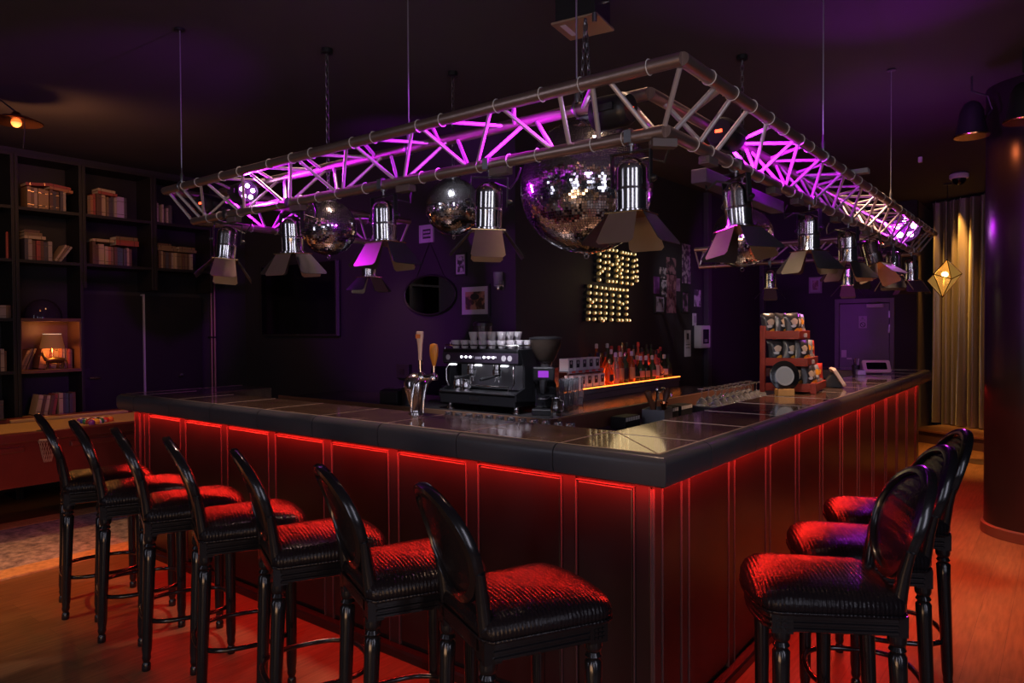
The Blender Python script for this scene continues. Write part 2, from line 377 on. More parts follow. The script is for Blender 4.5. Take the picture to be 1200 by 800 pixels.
eseg([front[0][1]+u*gap, Vector((OUT,-OUT)), right[0][1]-w2*gap])
for a, b in front[1:-1]: eseg([b+u*gap, a-u*gap])
eseg([Vector((LX,.85)), Vector((LX,-OUT)), front[-1][0]-u*gap])
for a, b in right[1:-1]: eseg([a+w2*gap, b-w2*gap])
eseg([right[-1][0]+w2*gap, Vector((OUT,RY)), Vector((-1.5,RY))])
eg.build('edge_padding', m_pad, bar, smooth=40)
for a, b in front[:-1]: MB().box(b.x-.003, b.x+.003, -OUT+.056, -OUT+WID-.01, ZT-.002, ZT+.0012).build('counter_seam', m_seam, bar)
for a, b in right[:-1]: MB().box(OUT-WID+.01, OUT-.056, b.y-.003, b.y+.003, ZT-.002, ZT+.0012).build('counter_seam', m_seam, bar)
sm = MB()
c1, c2 = Vector((OUT-.056,-OUT+.056)), Vector((OUT-WID+.01,-OUT+WID-.01))
sm.prism([(c1.x+.002,c1.y+.002),(c2.x+.002,c2.y+.002),(c2.x-.002,c2.y-.002),(c1.x-.002,c1.y-.002)], ZT-.002, ZT+.0012)
sm.build('counter_seam', m_seam, bar)
MB().sweep(outer, [(-.058,ZT+.0005),(-.050,ZT+.0025),(-.044,ZT+.0005)]).build('edge_bead', m_seam, bar)

base = thing('bar_panelling', 'dark panelled bar front lit red from under the counter edge', 'bar panelling')
inner = [(-4.13,.80),(-4.13,0),(0,0),(0,6.04),(-1.4,6.04)]
MB().sweep(inner, [(0,.0),(0,ZB-.001),(-.24,ZB-.001),(-.24,.0)]).build('bar_body', m_panel, base)
MB().sweep([(-4.13,.80),(-4.13,0),(0,0),(0,6.04)], [(.001,0),(.05,0),(.05,.036),(.043,.046),(.012,.052),(.001,.052)]).build('plinth', m_plinth, base)
MB().sweep([(-4.13,.1),(-4.13,0),(0,0),(0,6.04)], [(.040,ZB-.0075),(.054,ZB-.0075),(.054,ZB-.005),(.040,ZB-.005)]).build('light_strip', m_red, base)
MB().sweep([(-4.13,.1),(-4.13,0),(0,0),(0,6.04)], [(.036,ZB-.005),(.058,ZB-.005),(.058,ZB-.0005),(.036,ZB-.0005)]).build('strip_channel', m_metalb, base)
lx = [-4.1+.03] + [-(.36+.5138*k) for k in range(8)][::-1]
lx = [-(.3596+.5138*k) for k in range(8)]
xs = [-.03] + lx + [-4.105]
for i in range(len(xs)-1):
    a, b = xs[i+1]+.042, xs[i]-.042
    if b-a > .08: MB().box(a, b, -.012, .0, .07, ZB-.037).build('panel', m_panel, base, bevel=.006); MB().box(a-.008, b+.008, -.016, 0, ZB-.033, ZB-.0295).build('edge_line', m_line, base)
for x in xs: 
    MB().box(x-.030, x+.030, -.012, .0, .05, ZB-.002).build('stile', m_stile, base, bevel=.003); MB().box(x-.037, x-.0335, -.016, 0, .05, ZB-.03).box(x+.0335, x+.037, -.016, 0, .05, ZB-.03).build('edge_line', m_line, base)
ys = [.2702+.5*k for k in range(12)]
ysx = [.03] + ys + [6.02]
for i in range(len(ysx)-1):
    a, b = ysx[i]+.042, ysx[i+1]-.042
    if b-a > .06: MB().box(0, .012, a, b, .07, ZB-.037).build('panel', m_panel, base, bevel=.006); MB().box(0, .016, a-.008, b+.008, ZB-.033, ZB-.0295).build('edge_line', m_line, base)
for y in ysx[:-1]:
    MB().box(0, .012, y-.030, y+.030, .05, ZB-.002).build('stile', m_stile, base, bevel=.003); MB().box(0, .016, y-.037, y-.0335, .05, ZB-.03).box(0, .016, y+.0335, y+.037, .05, ZB-.03).build('edge_line', m_line, base)
# footrail clips along plinth omitted: none in view

# ------------------------------------------------------------------ bar stools
def make_stool():
    t = thing('bar_stool', 'x', 'bar stool')
    def outl(s=1., n=10):
        pts = []
        hw, hb, yf, yb = .208*s, .188*s, .195*s, -.205*s
        for k in range(n+1):
            a = pi*k/n; pts.append((hw*cos(a)*(1 if abs(cos(a)) < .98 else 1), yf-.03+.075*s*sin(a)**.8))
        pts += [(-hw*1.0, yf-.05), (-hb, yb+.02), (-hb+.03, yb), (hb-.03, yb), (hb, yb+.02), (hw, yf-.05)]
        return pts
    def stack(rows, name, m, sm=45):
        mb_ = MB(); n = len(outl())
        vs = []
        for s, z in rows: vs += [(x, y, z) for x, y in outl(s)]
        fs = [tuple(range(n))[::-1], tuple((len(rows)-1)*n+k for k in range(n))]
        for i in range(len(rows)-1): fs += [(i*n+k, i*n+(k+1) % n, (i+1)*n+(k+1) % n, (i+1)*n+k) for k in range(n)]
        return mb_.add(vs, fs).build(name, m, t, smooth=sm)
    stack([(.97,.637),(1.0,.641),(1.0,.649),(.975,.653),(.975,.657),(1.0,.661),(1.0,.668),(.98,.672),(.98,.676),(1.0,.679),(1.0,.690),(.97,.694)], 'apron', m_black, 30)
    rows = [(.985,.692),(1.03,.70),(1.05,.715),(1.05,.728),(1.02,.745),(.95,.760),(.80,.772),(.55,.780),(.25,.784)]
    stack(rows, 'seat', m_leather, 60)
    pth = [(x*1.047, y*1.047, .700) for x, y in outl()]
    MB().tube(pth, .005, 6, closed=True).build('seat_piping', m_leather, t, smooth=60)
    # legs: turned, tapering, with square blocks on top
    fr = [(.019,0),(.021,.004),(.021,.03),(.015,.04),(.019,.05),(.022,.06),(.020,.075),(.024,.10),(.0285,.50),(.030,.565),(.022,.575),(.029,.585),(.022,.597),(.029,.606),(.031,.615),(.031,.64)]
    for sx in (-1, 1):
        mb_ = MB().lathe([(r*.92, z) for r, z in fr], 14, (sx*.176, .158, 0))
        mb_.box(sx*.176-.031, sx*.176+.031, .158-.031, .158+.033, .632, .692)
        for a in range(3):
            for b_ in range(3): mb_.box(sx*.2065, sx*.211, .142+.014*a, .150+.014*a, .645+.013*b_, .653+.013*b_)
        mb_.build('leg', m_black, t, smooth=40)
        mb_ = MB().lathe([(r*.92, z) for r, z in fr], 14, (0,0,0))
        Mx = Matrix.Identity(4); Mx[1][2] = .04
        mb_.xf(Matrix.Translation((sx*.155, -.215, 0)) @ Mx).box(sx*.155-.028, sx*.155+.028, -.215, -.16, .632, .70)
        mb_.build('leg', m_black, t, smooth=40)
    n = 36; sg_ = lambda v, e: (abs(v)**e)*(1 if v >= 0 else -1)
    MB().tube([(.198*sg_(cos(2*pi*k/n),.72), -.02+.205*sg_(sin(2*pi*k/n),.72), .225) for k in range(n)], .011, 8, closed=True).build('footrest_ring', m_black, t, smooth=60)
    # oval back leaning backwards
    lean = radians(10)
    Mb = Matrix.Translation((0,-.195,.71)) @ Matrix.Rotation(lean, 4, 'X')
    cz, a_, b_ = .245, .190, .195
    def ov(k, n, sa, sb): return (sa*cos(2*pi*k/n), sb*sin(2*pi*k/n)*(1 if sin(2*pi*k/n) > 0 else .98))
    n = 40; rings = []; vs = []; prof = [(-.0,-.016),(.006,-.022),(.016,-.020),(.03,-.016),(.034,.0),(.03,.014),(.016,.018),(.006,.02),(0,.014)]
    for o, y in prof:
        vs += [Mb @ Vector((ov(k,n,a_-.034+o,b_-.034+o)[0], y+.05*(1-cos(ov(k,n,1,1)[0]*.8))-.30*(cz+ov(k,n,a_-.034+o,b_-.034+o)[1])**2, cz+ov(k,n,a_-.034+o,b_-.034+o)[1])) for k in range(n)]
    m_ = len(prof)
    fs = [(i*n+k, i*n+(k+1) % n, ((i+1) % m_)*n+(k+1) % n, ((i+1) % m_)*n+k) for i in range(m_) for k in range(n)]
    MB().add(vs, fs).build('back_frame', m_black, t, smooth=50)
    def padv(ysign, depth):
        vs = []; rs = [1, .97, .85, .6, .3, .02]
        for i, s in enumerate(rs):
            for k in range(n):
                x, z = ov(k, n, (a_-.036)*s, (b_-.036)*s)
                vs.append(Mb @ Vector((x, .05*(1-cos(x/a_*.8)) - .30*(cz+z)**2 + ysign*(.006+depth*(1-s*s)**.7), cz+z)))
        fs = [(i*n+k, i*n+(k+1) % n, (i+1)*n+(k+1) % n, (i+1)*n+k) for i in range(len(rs)-1) for k in range(n)]
        fs.append(tuple((len(rs)-1)*n+k for k in range(n)))
        return vs, fs
    mb_ = MB().add(*padv(1, .022)).add(*padv(-1, .008))
    mb_.build('back_pad', m_leather, t, smooth=60)
    for sx in (-1, 1):
        MB().tube([(sx*.152,-.185,.66),(sx*.150,-.195,.73),Mb @ Vector((sx*.158,.006,.12)),Mb @ Vector((sx*.172,.006,.19))], [.026,.025,.020,.016], 10).build('back_post', m_black, t, smooth=50)
    MB().box(-.15,.15,-.215,-.185,.655,.70).build('rear_rail', m_black, t, bevel=.005)
    return t
proto = make_stool()
left_tips = [-.36,-.82,-1.38,-1.92,-2.43,-2.94,-3.42]
lab = ['black leather bar stool closest to the bar corner, its seat in full view', 'second black leather bar stool from the bar corner along the long front', 'third black leather bar stool from the bar corner along the long front',
       'fourth black leather bar stool from the bar corner, midway along the long front', 'third black bar stool from the pool table end of the long bar front', 'second black bar stool from the pool table end of the long bar front', 'black bar stool at the pool table end of the long bar front']
for i, x in enumerate(left_tips):
    loc = (x+[.20,.155,.18,.18,.18,.19,.19][i], -.59, 0); rz = radians([-25,-24,-24,-23,-21,-19,-17][i])
    if i == 0: o = proto; o.location = loc; o.rotation_euler = (0,0,rz); o['label'] = lab[0]; o['group'] = 'bar stools along the long bar front'
    else: o = dup(proto, None, loc, rz, lab[i], 'bar stools along the long bar front')
rl = ['black bar stool on the pillar side, foremost of three, oval back facing out', 'middle black bar stool of the three on the pillar side', 'rearmost black bar stool of the three on the pillar side']
for i, (x, y, a) in enumerate([(.56,.13,118),(.56,.66,116),(.56,1.22,114)]):
    dup(proto, None, (x,y,0), radians(a), rl[i], 'bar stools on the pillar side of the bar')

# ------------------------------------------------------------------ lighting truss (triangular, point down)
TO, TL_, TI = .2295, .1106, -.0085      # outer chord, lower chord, inner chord offsets from the bar panel line
ZU, ZL = 2.4585, 2.2733
def truss(name, lab, Fo, Fl, Fi, nb0, pitch, s0, s1, L0, L1, ties):
    """Fo/Fl/Fi: functions s -> xyz of the three chords; braces from s0 to s1; chord extents L0/L1 per chord"""
    t = thing(name, lab, 'lighting truss', group=None)
    for F_, (a, b) in zip((Fo, Fl, Fi), zip(L0, L1)):
        MB().tube([F_(a), F_(b)], .0235, 16).build('chord', m_truss, t, smooth=50)
    k = 0; s = nb0
    while s < s1:
        for A, B, sh in ((Fo, Fl, 0), (Fi, Fl, 0), (Fo, Fi, pitch*.25)):
            for d in (-1, 1):
                lo, hi = s+d*.02+sh, s+d*(pitch/2-.02)+sh
                if min(lo, hi) < s0 or max(lo, hi) > s1: continue
                MB().tube([B(lo), A(hi)], .0085, 8).build('brace', m_brace, t, smooth=50)
        s += pitch
    for F_, ss in ((Fo, ties[0]), (Fl, ties[1])):
        for q in ss:
            p0 = Vector(F_(q)); d = (Vector(F_(q+.01))-p0).normalized()
            Mx = align(p0, p0+d)
            MB().tube([Mx @ Vector((.0262*cos(2*pi*k/16), .0262*sin(2*pi*k/16), 0)) for k in range(16)], .0019, 5, closed=True).box(.024,.036,-.003,.003,-.003,.003,M=Mx).build('cable_tie', m_tie, t, smooth=60)
    return t
def frange(a, b, n, j=.05):
    r_ = random.Random(int(a*100)+n); return [a+(b-a)*(i+.5)/n + r_.uniform(-j, j) for i in range(n)]
TXL, TYF = -3.2, 5.34
# front run (along x)
Tf = truss('truss_section', 'long purple lit front truss section above the stool row',
      lambda s: (s,-TO,ZU), lambda s: (s,-TL_,ZL), lambda s: (s,-TI,ZU), -2.97, .44, TXL+.25, -.27, (TXL,TXL+.12,TXL+.24), (TO,TL_,-.01), (frange(-3.1,.2,15), frange(-3,.05,17)))
for a, b in (((.215,-.215,ZU-.02),(.1106,-.1106,ZL+.02)), ((-.05,-TO,ZU),(.06,-TL_,ZL)), ((-.11,-TO,ZU),(-.15,-TL_,ZL)), ((-.25,-TO,ZU),(-.28,-TL_,ZL)), ((-3.19,-.215,ZU),(-3.08,-.115,ZL)), ((-3.0,-TO,ZU),(-2.9,-TL_,ZL)), ((-3.09,-TO,ZU),(-2.98,-TL_,ZL)), ((-.1,-TI,ZU),(.08,-TL_,ZL)), ((-.1,-TO,ZU),(-.3,-TI,ZU))):
    MB().tube([a, b], .0095, 8).build('brace', m_brace, Tf, smooth=50)
# right run (along y)
Tr = truss('truss_section', 'long truss section running back from the corner over the pillar side stools',
      lambda s: (TO,s,ZU), lambda s: (TL_,s,ZL), lambda s: (TI,s,ZU), .80, .44, .30, TYF-.3, (-TO,-TL_,.01), (TYF,TYF-.12,TYF-.24), (frange(-.1,5.2,26), frange(0,5.1,26)))
for a, b in (((TO,.07,ZU),(TL_,-.06,ZL)), ((TO,.22,ZU),(TL_,.16,ZL)), ((TO,.40,ZU),(TL_,.32,ZL)), ((TI,.1,ZU),(TL_,.3,ZL)), ((TO,.12,ZU),(TI,.35,ZU)), ((TO,5.1,ZU),(TL_,4.98,ZL)), ((TO,5.33,ZU),(TL_,5.21,ZL))):
    MB().tube([a, b], .0095, 8).build('brace', m_brace, Tr, smooth=50)
# left wing (along y)
WE = 1.62
Tw = truss('truss_section', 'short truss wing running from the front section towards the dark screen wall',
      lambda s: (TXL,s,ZU), lambda s: (TXL+.12,s,ZL), lambda s: (TXL+.24,s,ZU), .42, .44, .05, WE, (-TO,-TL_,.01), (WE,WE,WE), (frange(0,1.5,5), frange(.1,1.5,5)))
for a, b in (((TXL,WE,ZU),(TXL+.24,WE,ZU)), ((TXL,WE,ZU),(TXL+.12,WE,ZL)), ((TXL+.24,WE,ZU),(TXL+.12,WE,ZL))):
    MB().tube([a, b], .0095, 8).build('brace', m_brace, Tw, smooth=50)
# far wing (along -x)
FE = -2.05
Tb = truss('truss_section', 'far truss section at the back of the bar, open ended by the posters',
      lambda s: (-s,TYF,ZU), lambda s: (-s,TYF-.12,ZL), lambda s: (-s,TYF-.24,ZU), .42, .44, .1, -FE, (-TO,-TL_,.01), (-FE,-FE,-FE), (frange(.1,2.0,5), frange(.2,2.0,5)))
for a, b in (((FE,TYF,ZU),(FE,TYF-.24,ZU)), ((FE,TYF,ZU),(FE,TYF-.12,ZL)), ((FE,TYF-.24,ZU),(FE,TYF-.12,ZL))):
    MB().tube([a, b], .0095, 8).build('brace', m_brace, Tb, smooth=50)
# power boxes strapped under the lower chords
def socket_box(x, y, rz, par):
    Mx = Matrix.Translation((x,y,ZL-.036)) @ Matrix.Rotation(rz, 4, 'Z')
    return MB().box(-.045,.045,-.022,.022,-.016,.014,M=Mx).box(-.05,-.045,-.012,.012,-.008,.008,M=Mx).build('socket_box', mat('socket_box_plastic', (.10,.075,.07), .45), par, bevel=.004)
for x in (-2.62,-2.0,-1.18,-.62): socket_box(x, -TL_, 0, Tf)
socket_box(.095, -.09, pi/4, Tf)
for y in (.27,1.05,1.42,2.2,3.0,3.8): socket_box(TL_, y, pi/2, Tr)
# loose black cabling laid along the inside of the truss
def cable(name, pts, r, lab):
    out = []
    for i in range(len(pts)-1):
        a, b = Vector(pts[i]), Vector(pts[i+1])
        for k in range(6): out.append(a.lerp(b, k/6)+Vector((0,0,-.012*sin(pi*k/6))))
    out.append(Vector(pts[-1]))
    return tag(MB().tube(out, r, 6).build(name, m_plast, smooth=60), lab, 'cable')
cable('power_cable', [(-3.0,-.07,ZL+.022),(-2.2,-.10,ZL+.03),(-1.2,-.08,ZL+.03),(-.2,-.08,ZL+.03),(.06,-.05,ZL+.03)], .007, 'black power cable laid on the lower tube of the front truss')
cable('power_cable', [(.09,.05,ZL+.03),(.08,1.2,ZL+.03),(.1,2.6,ZL+.03),(.08,4.6,ZL+.03)], .007, 'black power cable laid on the lower tube of the truss over the pillar side')

# suspension wires and chains
def wire(x, y, lab, z0=ZU+.02, r=.0035):
    t = thing('suspension_wire', lab, 'wire', (x,y,z0), group='wires holding up the truss')
    MB().tube([(0,0,.05),(0,0,CEIL-z0)], r, 6).build('wire_rope', m_wire, t)
    MB().lathe([(.004,0),(.011,.005),(.011,.05),(.007,.06),(.004,.09)], 10).build('ferrule', m_steel, t, smooth=50)
    Mx = Matrix.Translation((0,0,-.02))
    MB().tube([(0,.029*cos(2*pi*k/16),-.02+.029*sin(2*pi*k/16)) if abs(y) < .5 else (.029*cos(2*pi*k/16),0,-.02+.029*sin(2*pi*k/16)) for k in range(16)], .006, 6, closed=True).build('clamp_ring', m_steel, t, smooth=60)
    MB().lathe([(.03,CEIL-z0-.012),(.03,CEIL-z0-.001)], 14).build('ceiling_rose', m_metalb, t)
    return t
wire(-2.985, -TO, 'thin steel wire at the pool table end of the front truss')
wire(-1.27, .0, 'purple lit steel wire over the middle of the front truss')
wire(-.32, .0, 'steel wire between the ceiling motor and the front truss')
wire(TO-.0, 1.45, 'thin steel wire over the near half of the pillar side truss')
wire(TO-.0, 3.22, 'thin steel wire over the far half of the pillar side truss')

# ------------------------------------------------------------------ mirror balls
def mirror_ball(x, y, z, r, ts, lab):
    t = thing('mirror_ball', lab, 'mirror ball', (x,y,z), group='mirror balls hung inside the truss')
    MB().sphere((0,0,0), r*.985, 40, 24).build('ball_core', m_grout, t, smooth=180)
    rn = random.Random(int(r*1000)+int(x*100)); vs = []; fs = []
    rows = int(pi*r/ts)
    for i in range(rows):
        th = pi*(i+.5)/rows; n = max(4, int(2*pi*r*sin(th)/ts)); off = rn.random()
        for k in range(n):
            ph = 2*pi*(k+off)/n
            nrm = Vector((sin(th)*cos(ph), sin(th)*sin(ph), cos(th)))
            a = Vector((-sin(ph), cos(ph), 0)); b = nrm.cross(a)
            nn = (nrm + a*rn.gauss(0,.03) + b*rn.gauss(0,.03)).normalized()
            a = (a - nn*a.dot(nn)).normalized(); b = nn.cross(a); h = ts*.435; c = nrm*r
            q = len(vs); vs += [c-a*h-b*h, c+a*h-b*h, c+a*h+b*h, c-a*h+b*h]; fs.append((q,q+1,q+2,q+3))
    me = bpy.data.meshes.new('mirror_tiles'); me.from_pydata([tuple(v) for v in vs], [], fs); me.materials.append(m_tile)
    o = bpy.data.objects.new('mirror_tiles', me); COL.objects.link(o); o.parent = t
    MB().lathe([(.001,r*.985),(.05,r*.985),(.05,r+.012),(.03,r+.022),(.012,r+.03),(.012,r+.06),(.001,r+.062)], 18).build('top_cap', m_steel, t, smooth=40)
    MB().tube([(.014*cos(2*pi*k/12),0,r+.075+.014*sin(2*pi*k/12)) for k in range(12)], .003, 6, closed=True).build('hanging_eye', m_steel, t, smooth=60)
    MB().tube([(.012*cos(2*pi*k/12),0,-r-.012+.012*sin(2*pi*k/12)) for k in range(12)], .003, 6, closed=True).lathe([(.012,-r-.004),(.012,-r+.004)], 10).build('bottom_eye', m_steel, t, smooth=60)
    return t
def chain(x, y, z0, z1, lab, link=.034, double=False):
    t = thing('ball_chain', lab, 'chain', (x,y,z0), group='chains holding the mirror balls')
    n = int((z1-z0)/(link*.78)); m_ = MB()
    for s in ((-1,1) if double else (0,)):
        for i in range(n):
            z = (i+.5)*(z1-z0)/n; w_ = link*.22; xo = s*.028*(1-i/n)
            pts = []
            for k in range(12):
                a = 2*pi*k/12; px = w_*cos(a); pz = link*.3*(1 if sin(a) > 0 else -1)*(abs(sin(a)) > .3)+w_*sin(a)
                pts.append((xo+px, 0, z+pz) if i % 2 else (xo, px, z+pz))
            m_.tube(pts, .0028, 5, closed=True)
    m_.build('chain_links', m_steel, t, smooth=60)
    return t
bx, by, bz, br = -.66, .61, 2.285, .325
mirror_ball(bx, by, bz, br, .0125, 'largest mirror ball, hanging inside the truss corner above the gold bulb sign')
MZ = 3.13
chain(bx, by, bz+br+.086, MZ-.02, 'twin chain between the ceiling motor and the large mirror ball', double=True)
mt = thing('ball_motor', 'square black motor box under the ceiling turning the large mirror ball', 'motor', (bx-.09,by+.12,MZ), radians(8))
MB().box(-.11,.11,-.10,.10,.012,.20).build('housing', m_metalb, mt, bevel=.004)
MB().box(-.125,.125,-.115,.115,0,.010).build('base_plate', mat('zinc_plate', (.42,.30,.20), .4, metal=.6), mt)
MB().box(-.09,-.06,-.08,.06,-.002,0).build('type_label', m_paper, mt)
MB().lathe([(.012,-.045),(.012,0)], 10, (.13*.92,-.13,0)).build('drive_shaft', m_steel, mt)
for i in range(3): MB().lathe([(.008,0),(.008,.02)], 8, M=align((.11,-.06+.05*i,.12+.02*(i % 2)),(.14,-.06+.05*i,.12+.02*(i % 2)))).build('cable_gland', m_chrome, mt)
MB().tube([(-.05,0,.2),(-.05,0,CEIL-MZ)], .008, 8).tube([(.05,0,.2),(.05,0,CEIL-MZ)], .008, 8).build('ceiling_bracket', m_metalb, mt)
balls = [(-2.2,1.32,2.45,.2,'middle sized mirror ball hanging above the espresso machine'), (-2.55,.51,2.25,.178,'mirror ball at the pool table end of the truss, in front of the screen'), (-.5,2.31,2.19,.20,'mirror ball hanging over the pillar side counter behind a spotlight')]
for x, y, z, r, l in balls:
    mirror_ball(x, y, z, r, .0125, l)
    chain(x, y, z+r+.086, CEIL-.03, {-.5:'single chain above the mirror ball over the pillar side counter', -2.2:'single chain above the mirror ball near the espresso machine', -2.55:'single chain above the mirror ball at the pool table end'}[x], link=.045)
    tag(MB().lathe([(.035,CEIL-.03),(.035,CEIL-.0015)], 16, (x,y,0)).build('ceiling_hook_plate', m_metalb), 'small round ceiling plate holding the chain of the %s' % {-.5:'pillar side mirror ball', -2.2:'middle sized mirror ball', -2.55:'mirror ball at the pool table end'}[x], 'ceiling plate')

# ------------------------------------------------------------------ par cans with barn doors
def make_par():
    t = thing('par_can', 'x', 'spotlight')      # origin: where the hook meets the underside of the lower tube
    MB().tube([(0,.027*cos(radians(a)),.0235+.027*sin(radians(a))) for a in range(-100,160,20)], .006, 8).box(-.014,.014,-.03,-.022,.0,.045).lathe([(.006,-.035),(.006,.0),(.012,.0),(.012,-.008)], 10).build('hook_clamp', m_steel, t, smooth=50)
    MB().box(-.078,.078,-.013,.013,-.033,-.028).box(-.078,-.073,-.013,.013,-.15,-.03).box(.073,.078,-.013,.013,-.15,-.03).build('yoke', m_metalb, t, bevel=.002)
    for s in (-1, 1): MB().lathe([(.012,0),(.014,.008),(.008,.02)], 10, M=align((s*.078,0,-.13),(s*.12,0,-.13))).build('yoke_knob', m_metalb, t, smooth=50)
    prof = [(.001,-.050),(.022,-.052),(.038,-.060),(.050,-.072),(.0545,-.084),(.056,-.094),(.056,-.098),(.056,-.157),(.056,-.16),(.0575,-.165),(.0575,-.172),(.056,-.177),(.056,-.236),(.066,-.240),(.066,-.248),(.05,-.25),(.048,-.246),(.048,-.20),(.001,-.17)]
    v = MB().lathe(prof[::-1], 28); v.cur = 1
    for k in range(8): v.sphere((.05*cos(2*pi*k/8+.3), .05*sin(2*pi*k/8+.3), -.082), .0055, 8, 6)
    v.build('can_body', [m_chrome, m_brass], t, smooth=35)
    MB().box(-.072,.072,-.072,.072,-.253,-.247).build('filter_frame', m_brass, t, bevel=.002)
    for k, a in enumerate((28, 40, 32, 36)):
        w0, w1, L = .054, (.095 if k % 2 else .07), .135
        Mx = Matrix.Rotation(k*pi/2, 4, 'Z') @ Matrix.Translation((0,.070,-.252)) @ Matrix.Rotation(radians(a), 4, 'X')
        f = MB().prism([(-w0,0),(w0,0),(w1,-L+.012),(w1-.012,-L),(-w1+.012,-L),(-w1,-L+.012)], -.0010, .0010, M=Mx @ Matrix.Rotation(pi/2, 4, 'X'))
        f.build('barn_door', m_flap_lit if k % 2 == 0 else m_flap_shade, t)  # warm-lit and shaded colours painted alternately on like flaps
    MB().tube([(0,.03,-.055),(.03,.075,-.04),(.09,.085,-.06),(.12,.06,-.02),(.13,.03,.02)], .0045, 6).build('lead', m_plast, t, smooth=60)
    return t
par0 = make_par()
PG = 'chrome spotlights with barn doors'
pars = [  # x, y, heading, tilt x, tilt y, label
 (-.02,-TL_,.05,0,0,'chrome barn door spotlight directly in front of the largest mirror ball'),
 (-.68,-TL_,.72,.04,.03,'chrome barn door spotlight hanging between the large and the middle sized mirror balls'),
 (-1.33,-TL_,.05,0,-.03,'chrome barn door spotlight hanging in front of the purple lit wall'),
 (-2.06,-TL_,.17,.05,0,'chrome barn door spotlight just before the mirror ball at the pool table end'),
 (-2.68,-TL_,1.0,-.08,.08,'outermost chrome barn door spotlight at the pool table end of the front truss'),
 (TL_,.56,1.05,.0,.10,'chrome barn door spotlight overlapping the mirror ball over the pillar side counter'),
 (TL_,1.64,1.05,0,0,'chrome barn door spotlight over the snack rack'),
 (TL_,2.51,1.0,0,0,'chrome barn door spotlight with wide dark flaps above the grey door'),
 (TL_,3.10,1.2,.05,.30,'sharply tilted chrome barn door spotlight on the pillar side truss'),
 (TL_,4.01,.17,0,0,'chrome barn door spotlight hanging just under the bright purple lamp'),
 (TL_,4.85,.5,0,0,'last chrome barn door spotlight before the curtains'),
 (-1.26,TYF-.12,.31,0,0,'small chrome barn door spotlight on the far truss beside the snack rack'),
 (-.50,TYF-.12,.2,0,0,'small chrome barn door spotlight on the far truss above the grey door'),
 (TXL+.12,1.3,.05,0,0,'small chrome barn door spotlight on the truss wing above the oval mirror'),
]
for i, (x, y, h, tx, ty, l) in enumerate(pars):
    along_y = (i >= 5 and i < 11) or i == 13
    loc = (x, y, ZL-.0235)
    if i == 0: o = par0
    else: o = dup(par0)
    o.location = loc; o['label'] = l; o['group'] = PG
    o.rotation_euler = (0,0,pi/2 if along_y else 0)
    # the can itself is turned and tilted in its clamp
    for ch in o.children:
        if not ch.name.startswith('hook_clamp'):
            ch.matrix_basis = Matrix.Translation((0,0,-.03)) @ Euler((tx,ty,h)).to_matrix().to_4x4() @ Matrix.Translation((0,0,.03))

# ------------------------------------------------------------------ purple LED fixtures inside the truss
PURP = (.60,.008,.95)
def spot(name, loc, target, energy, col, size=60, blend=.5, rad=.03):
    l = bpy.data.lights.new(name, 'SPOT'); l.energy = energy; l.color = col; l.spot_size = radians(size); l.spot_blend = blend; l.shadow_soft_size = rad
    o = bpy.data.objects.new(name, l); COL.objects.link(o); o.location = loc
    o.rotation_euler = (Vector(target)-Vector(loc)).to_track_quat('-Z', 'Y').to_euler(); return o
def point(name, loc, energy, col, rad=.03):
    l = bpy.data.lights.new(name, 'POINT'); l.energy = energy; l.color = col; l.shadow_soft_size = rad
    o = bpy.data.objects.new(name, l); COL.objects.link(o); o.location = loc; return o
def led_par(loc, aim, lab, energy, lens_m=None, r=.062, spread=64):
    t = thing('led_par', lab, 'led lamp', loc, group='purple led lamps inside the truss')
    t.rotation_euler = Vector(aim).to_track_quat('Z', 'Y').to_euler()
    MB().lathe([(.001,-.10),(r*.8,-.10),(r*.95,-.085),(r,-.07),(r,.035),(r*.97,.045),(r*.90,.045),(r*.88,.030),(.001,.028)], 28).build('housing', m_metalb, t, smooth=40)
    for k in range(5):
        a = 2*pi*k/5+.3; q = r/.062
        MB().lathe([(.0115*q,.028),(.0115*q,.036),(.008*q,.040),(.001,.041)], 14, (.034*q*cos(a),.034*q*sin(a),0)).build('lens', lens_m or m_purple, t, smooth=50)
    MB().box(-.014,.014,-.006,.006,-.104,-.100).build('display', m_reddot, t)
    MB().box(-r-.012,-r-.006,-.012,.012,-.06,.02).box(r+.006,r+.012,-.012,.012,-.06,.02).box(-r-.012,r+.012,-.012,.012,-.066,-.06).build('bracket', m_metalb, t)
    d = Vector(aim).normalized(); p = Vector(loc)+d*.06
    spot('purple_led_light', p, p+d, energy, PURP, spread, .4, .04)
    return t
ZM = 2.385
led_par((-2.52,-.10,ZM), (1,-.12,.0), 'lit purple led lamp with five bright lenses at the front truss outer end', 420)
led_par((-.13,-.09,ZM), (-1,.03,.0), 'black led lamp with red display behind the truss corner, shining along the front', 300, spread=44)
led_par((.10,.50,ZM), (0,1,.0), 'black led lamp with red display in the truss, shining along the pillar side', 300, spread=46)
led_par((.11,4.55,ZM+.05), (.12,-1,-.05), 'dazzling purple led lamp at the curtain end of the pillar side truss', 90, m_purhot, .12)
led_par((TXL+.12,.02,ZM), (-.28,1,-.02), 'led lamp at the pool table corner shining along the truss wing', 110, spread=70)
led_par((-.25,TYF-.12,ZM), (-1,1.3,-.02), 'led lamp in the far truss turned towards the pale wall trims', 90)
point('added_purple_spill', (.05,4.38,ZM+.05), 8, PURP, .04)  # extra spill added at the lamp in place of haze
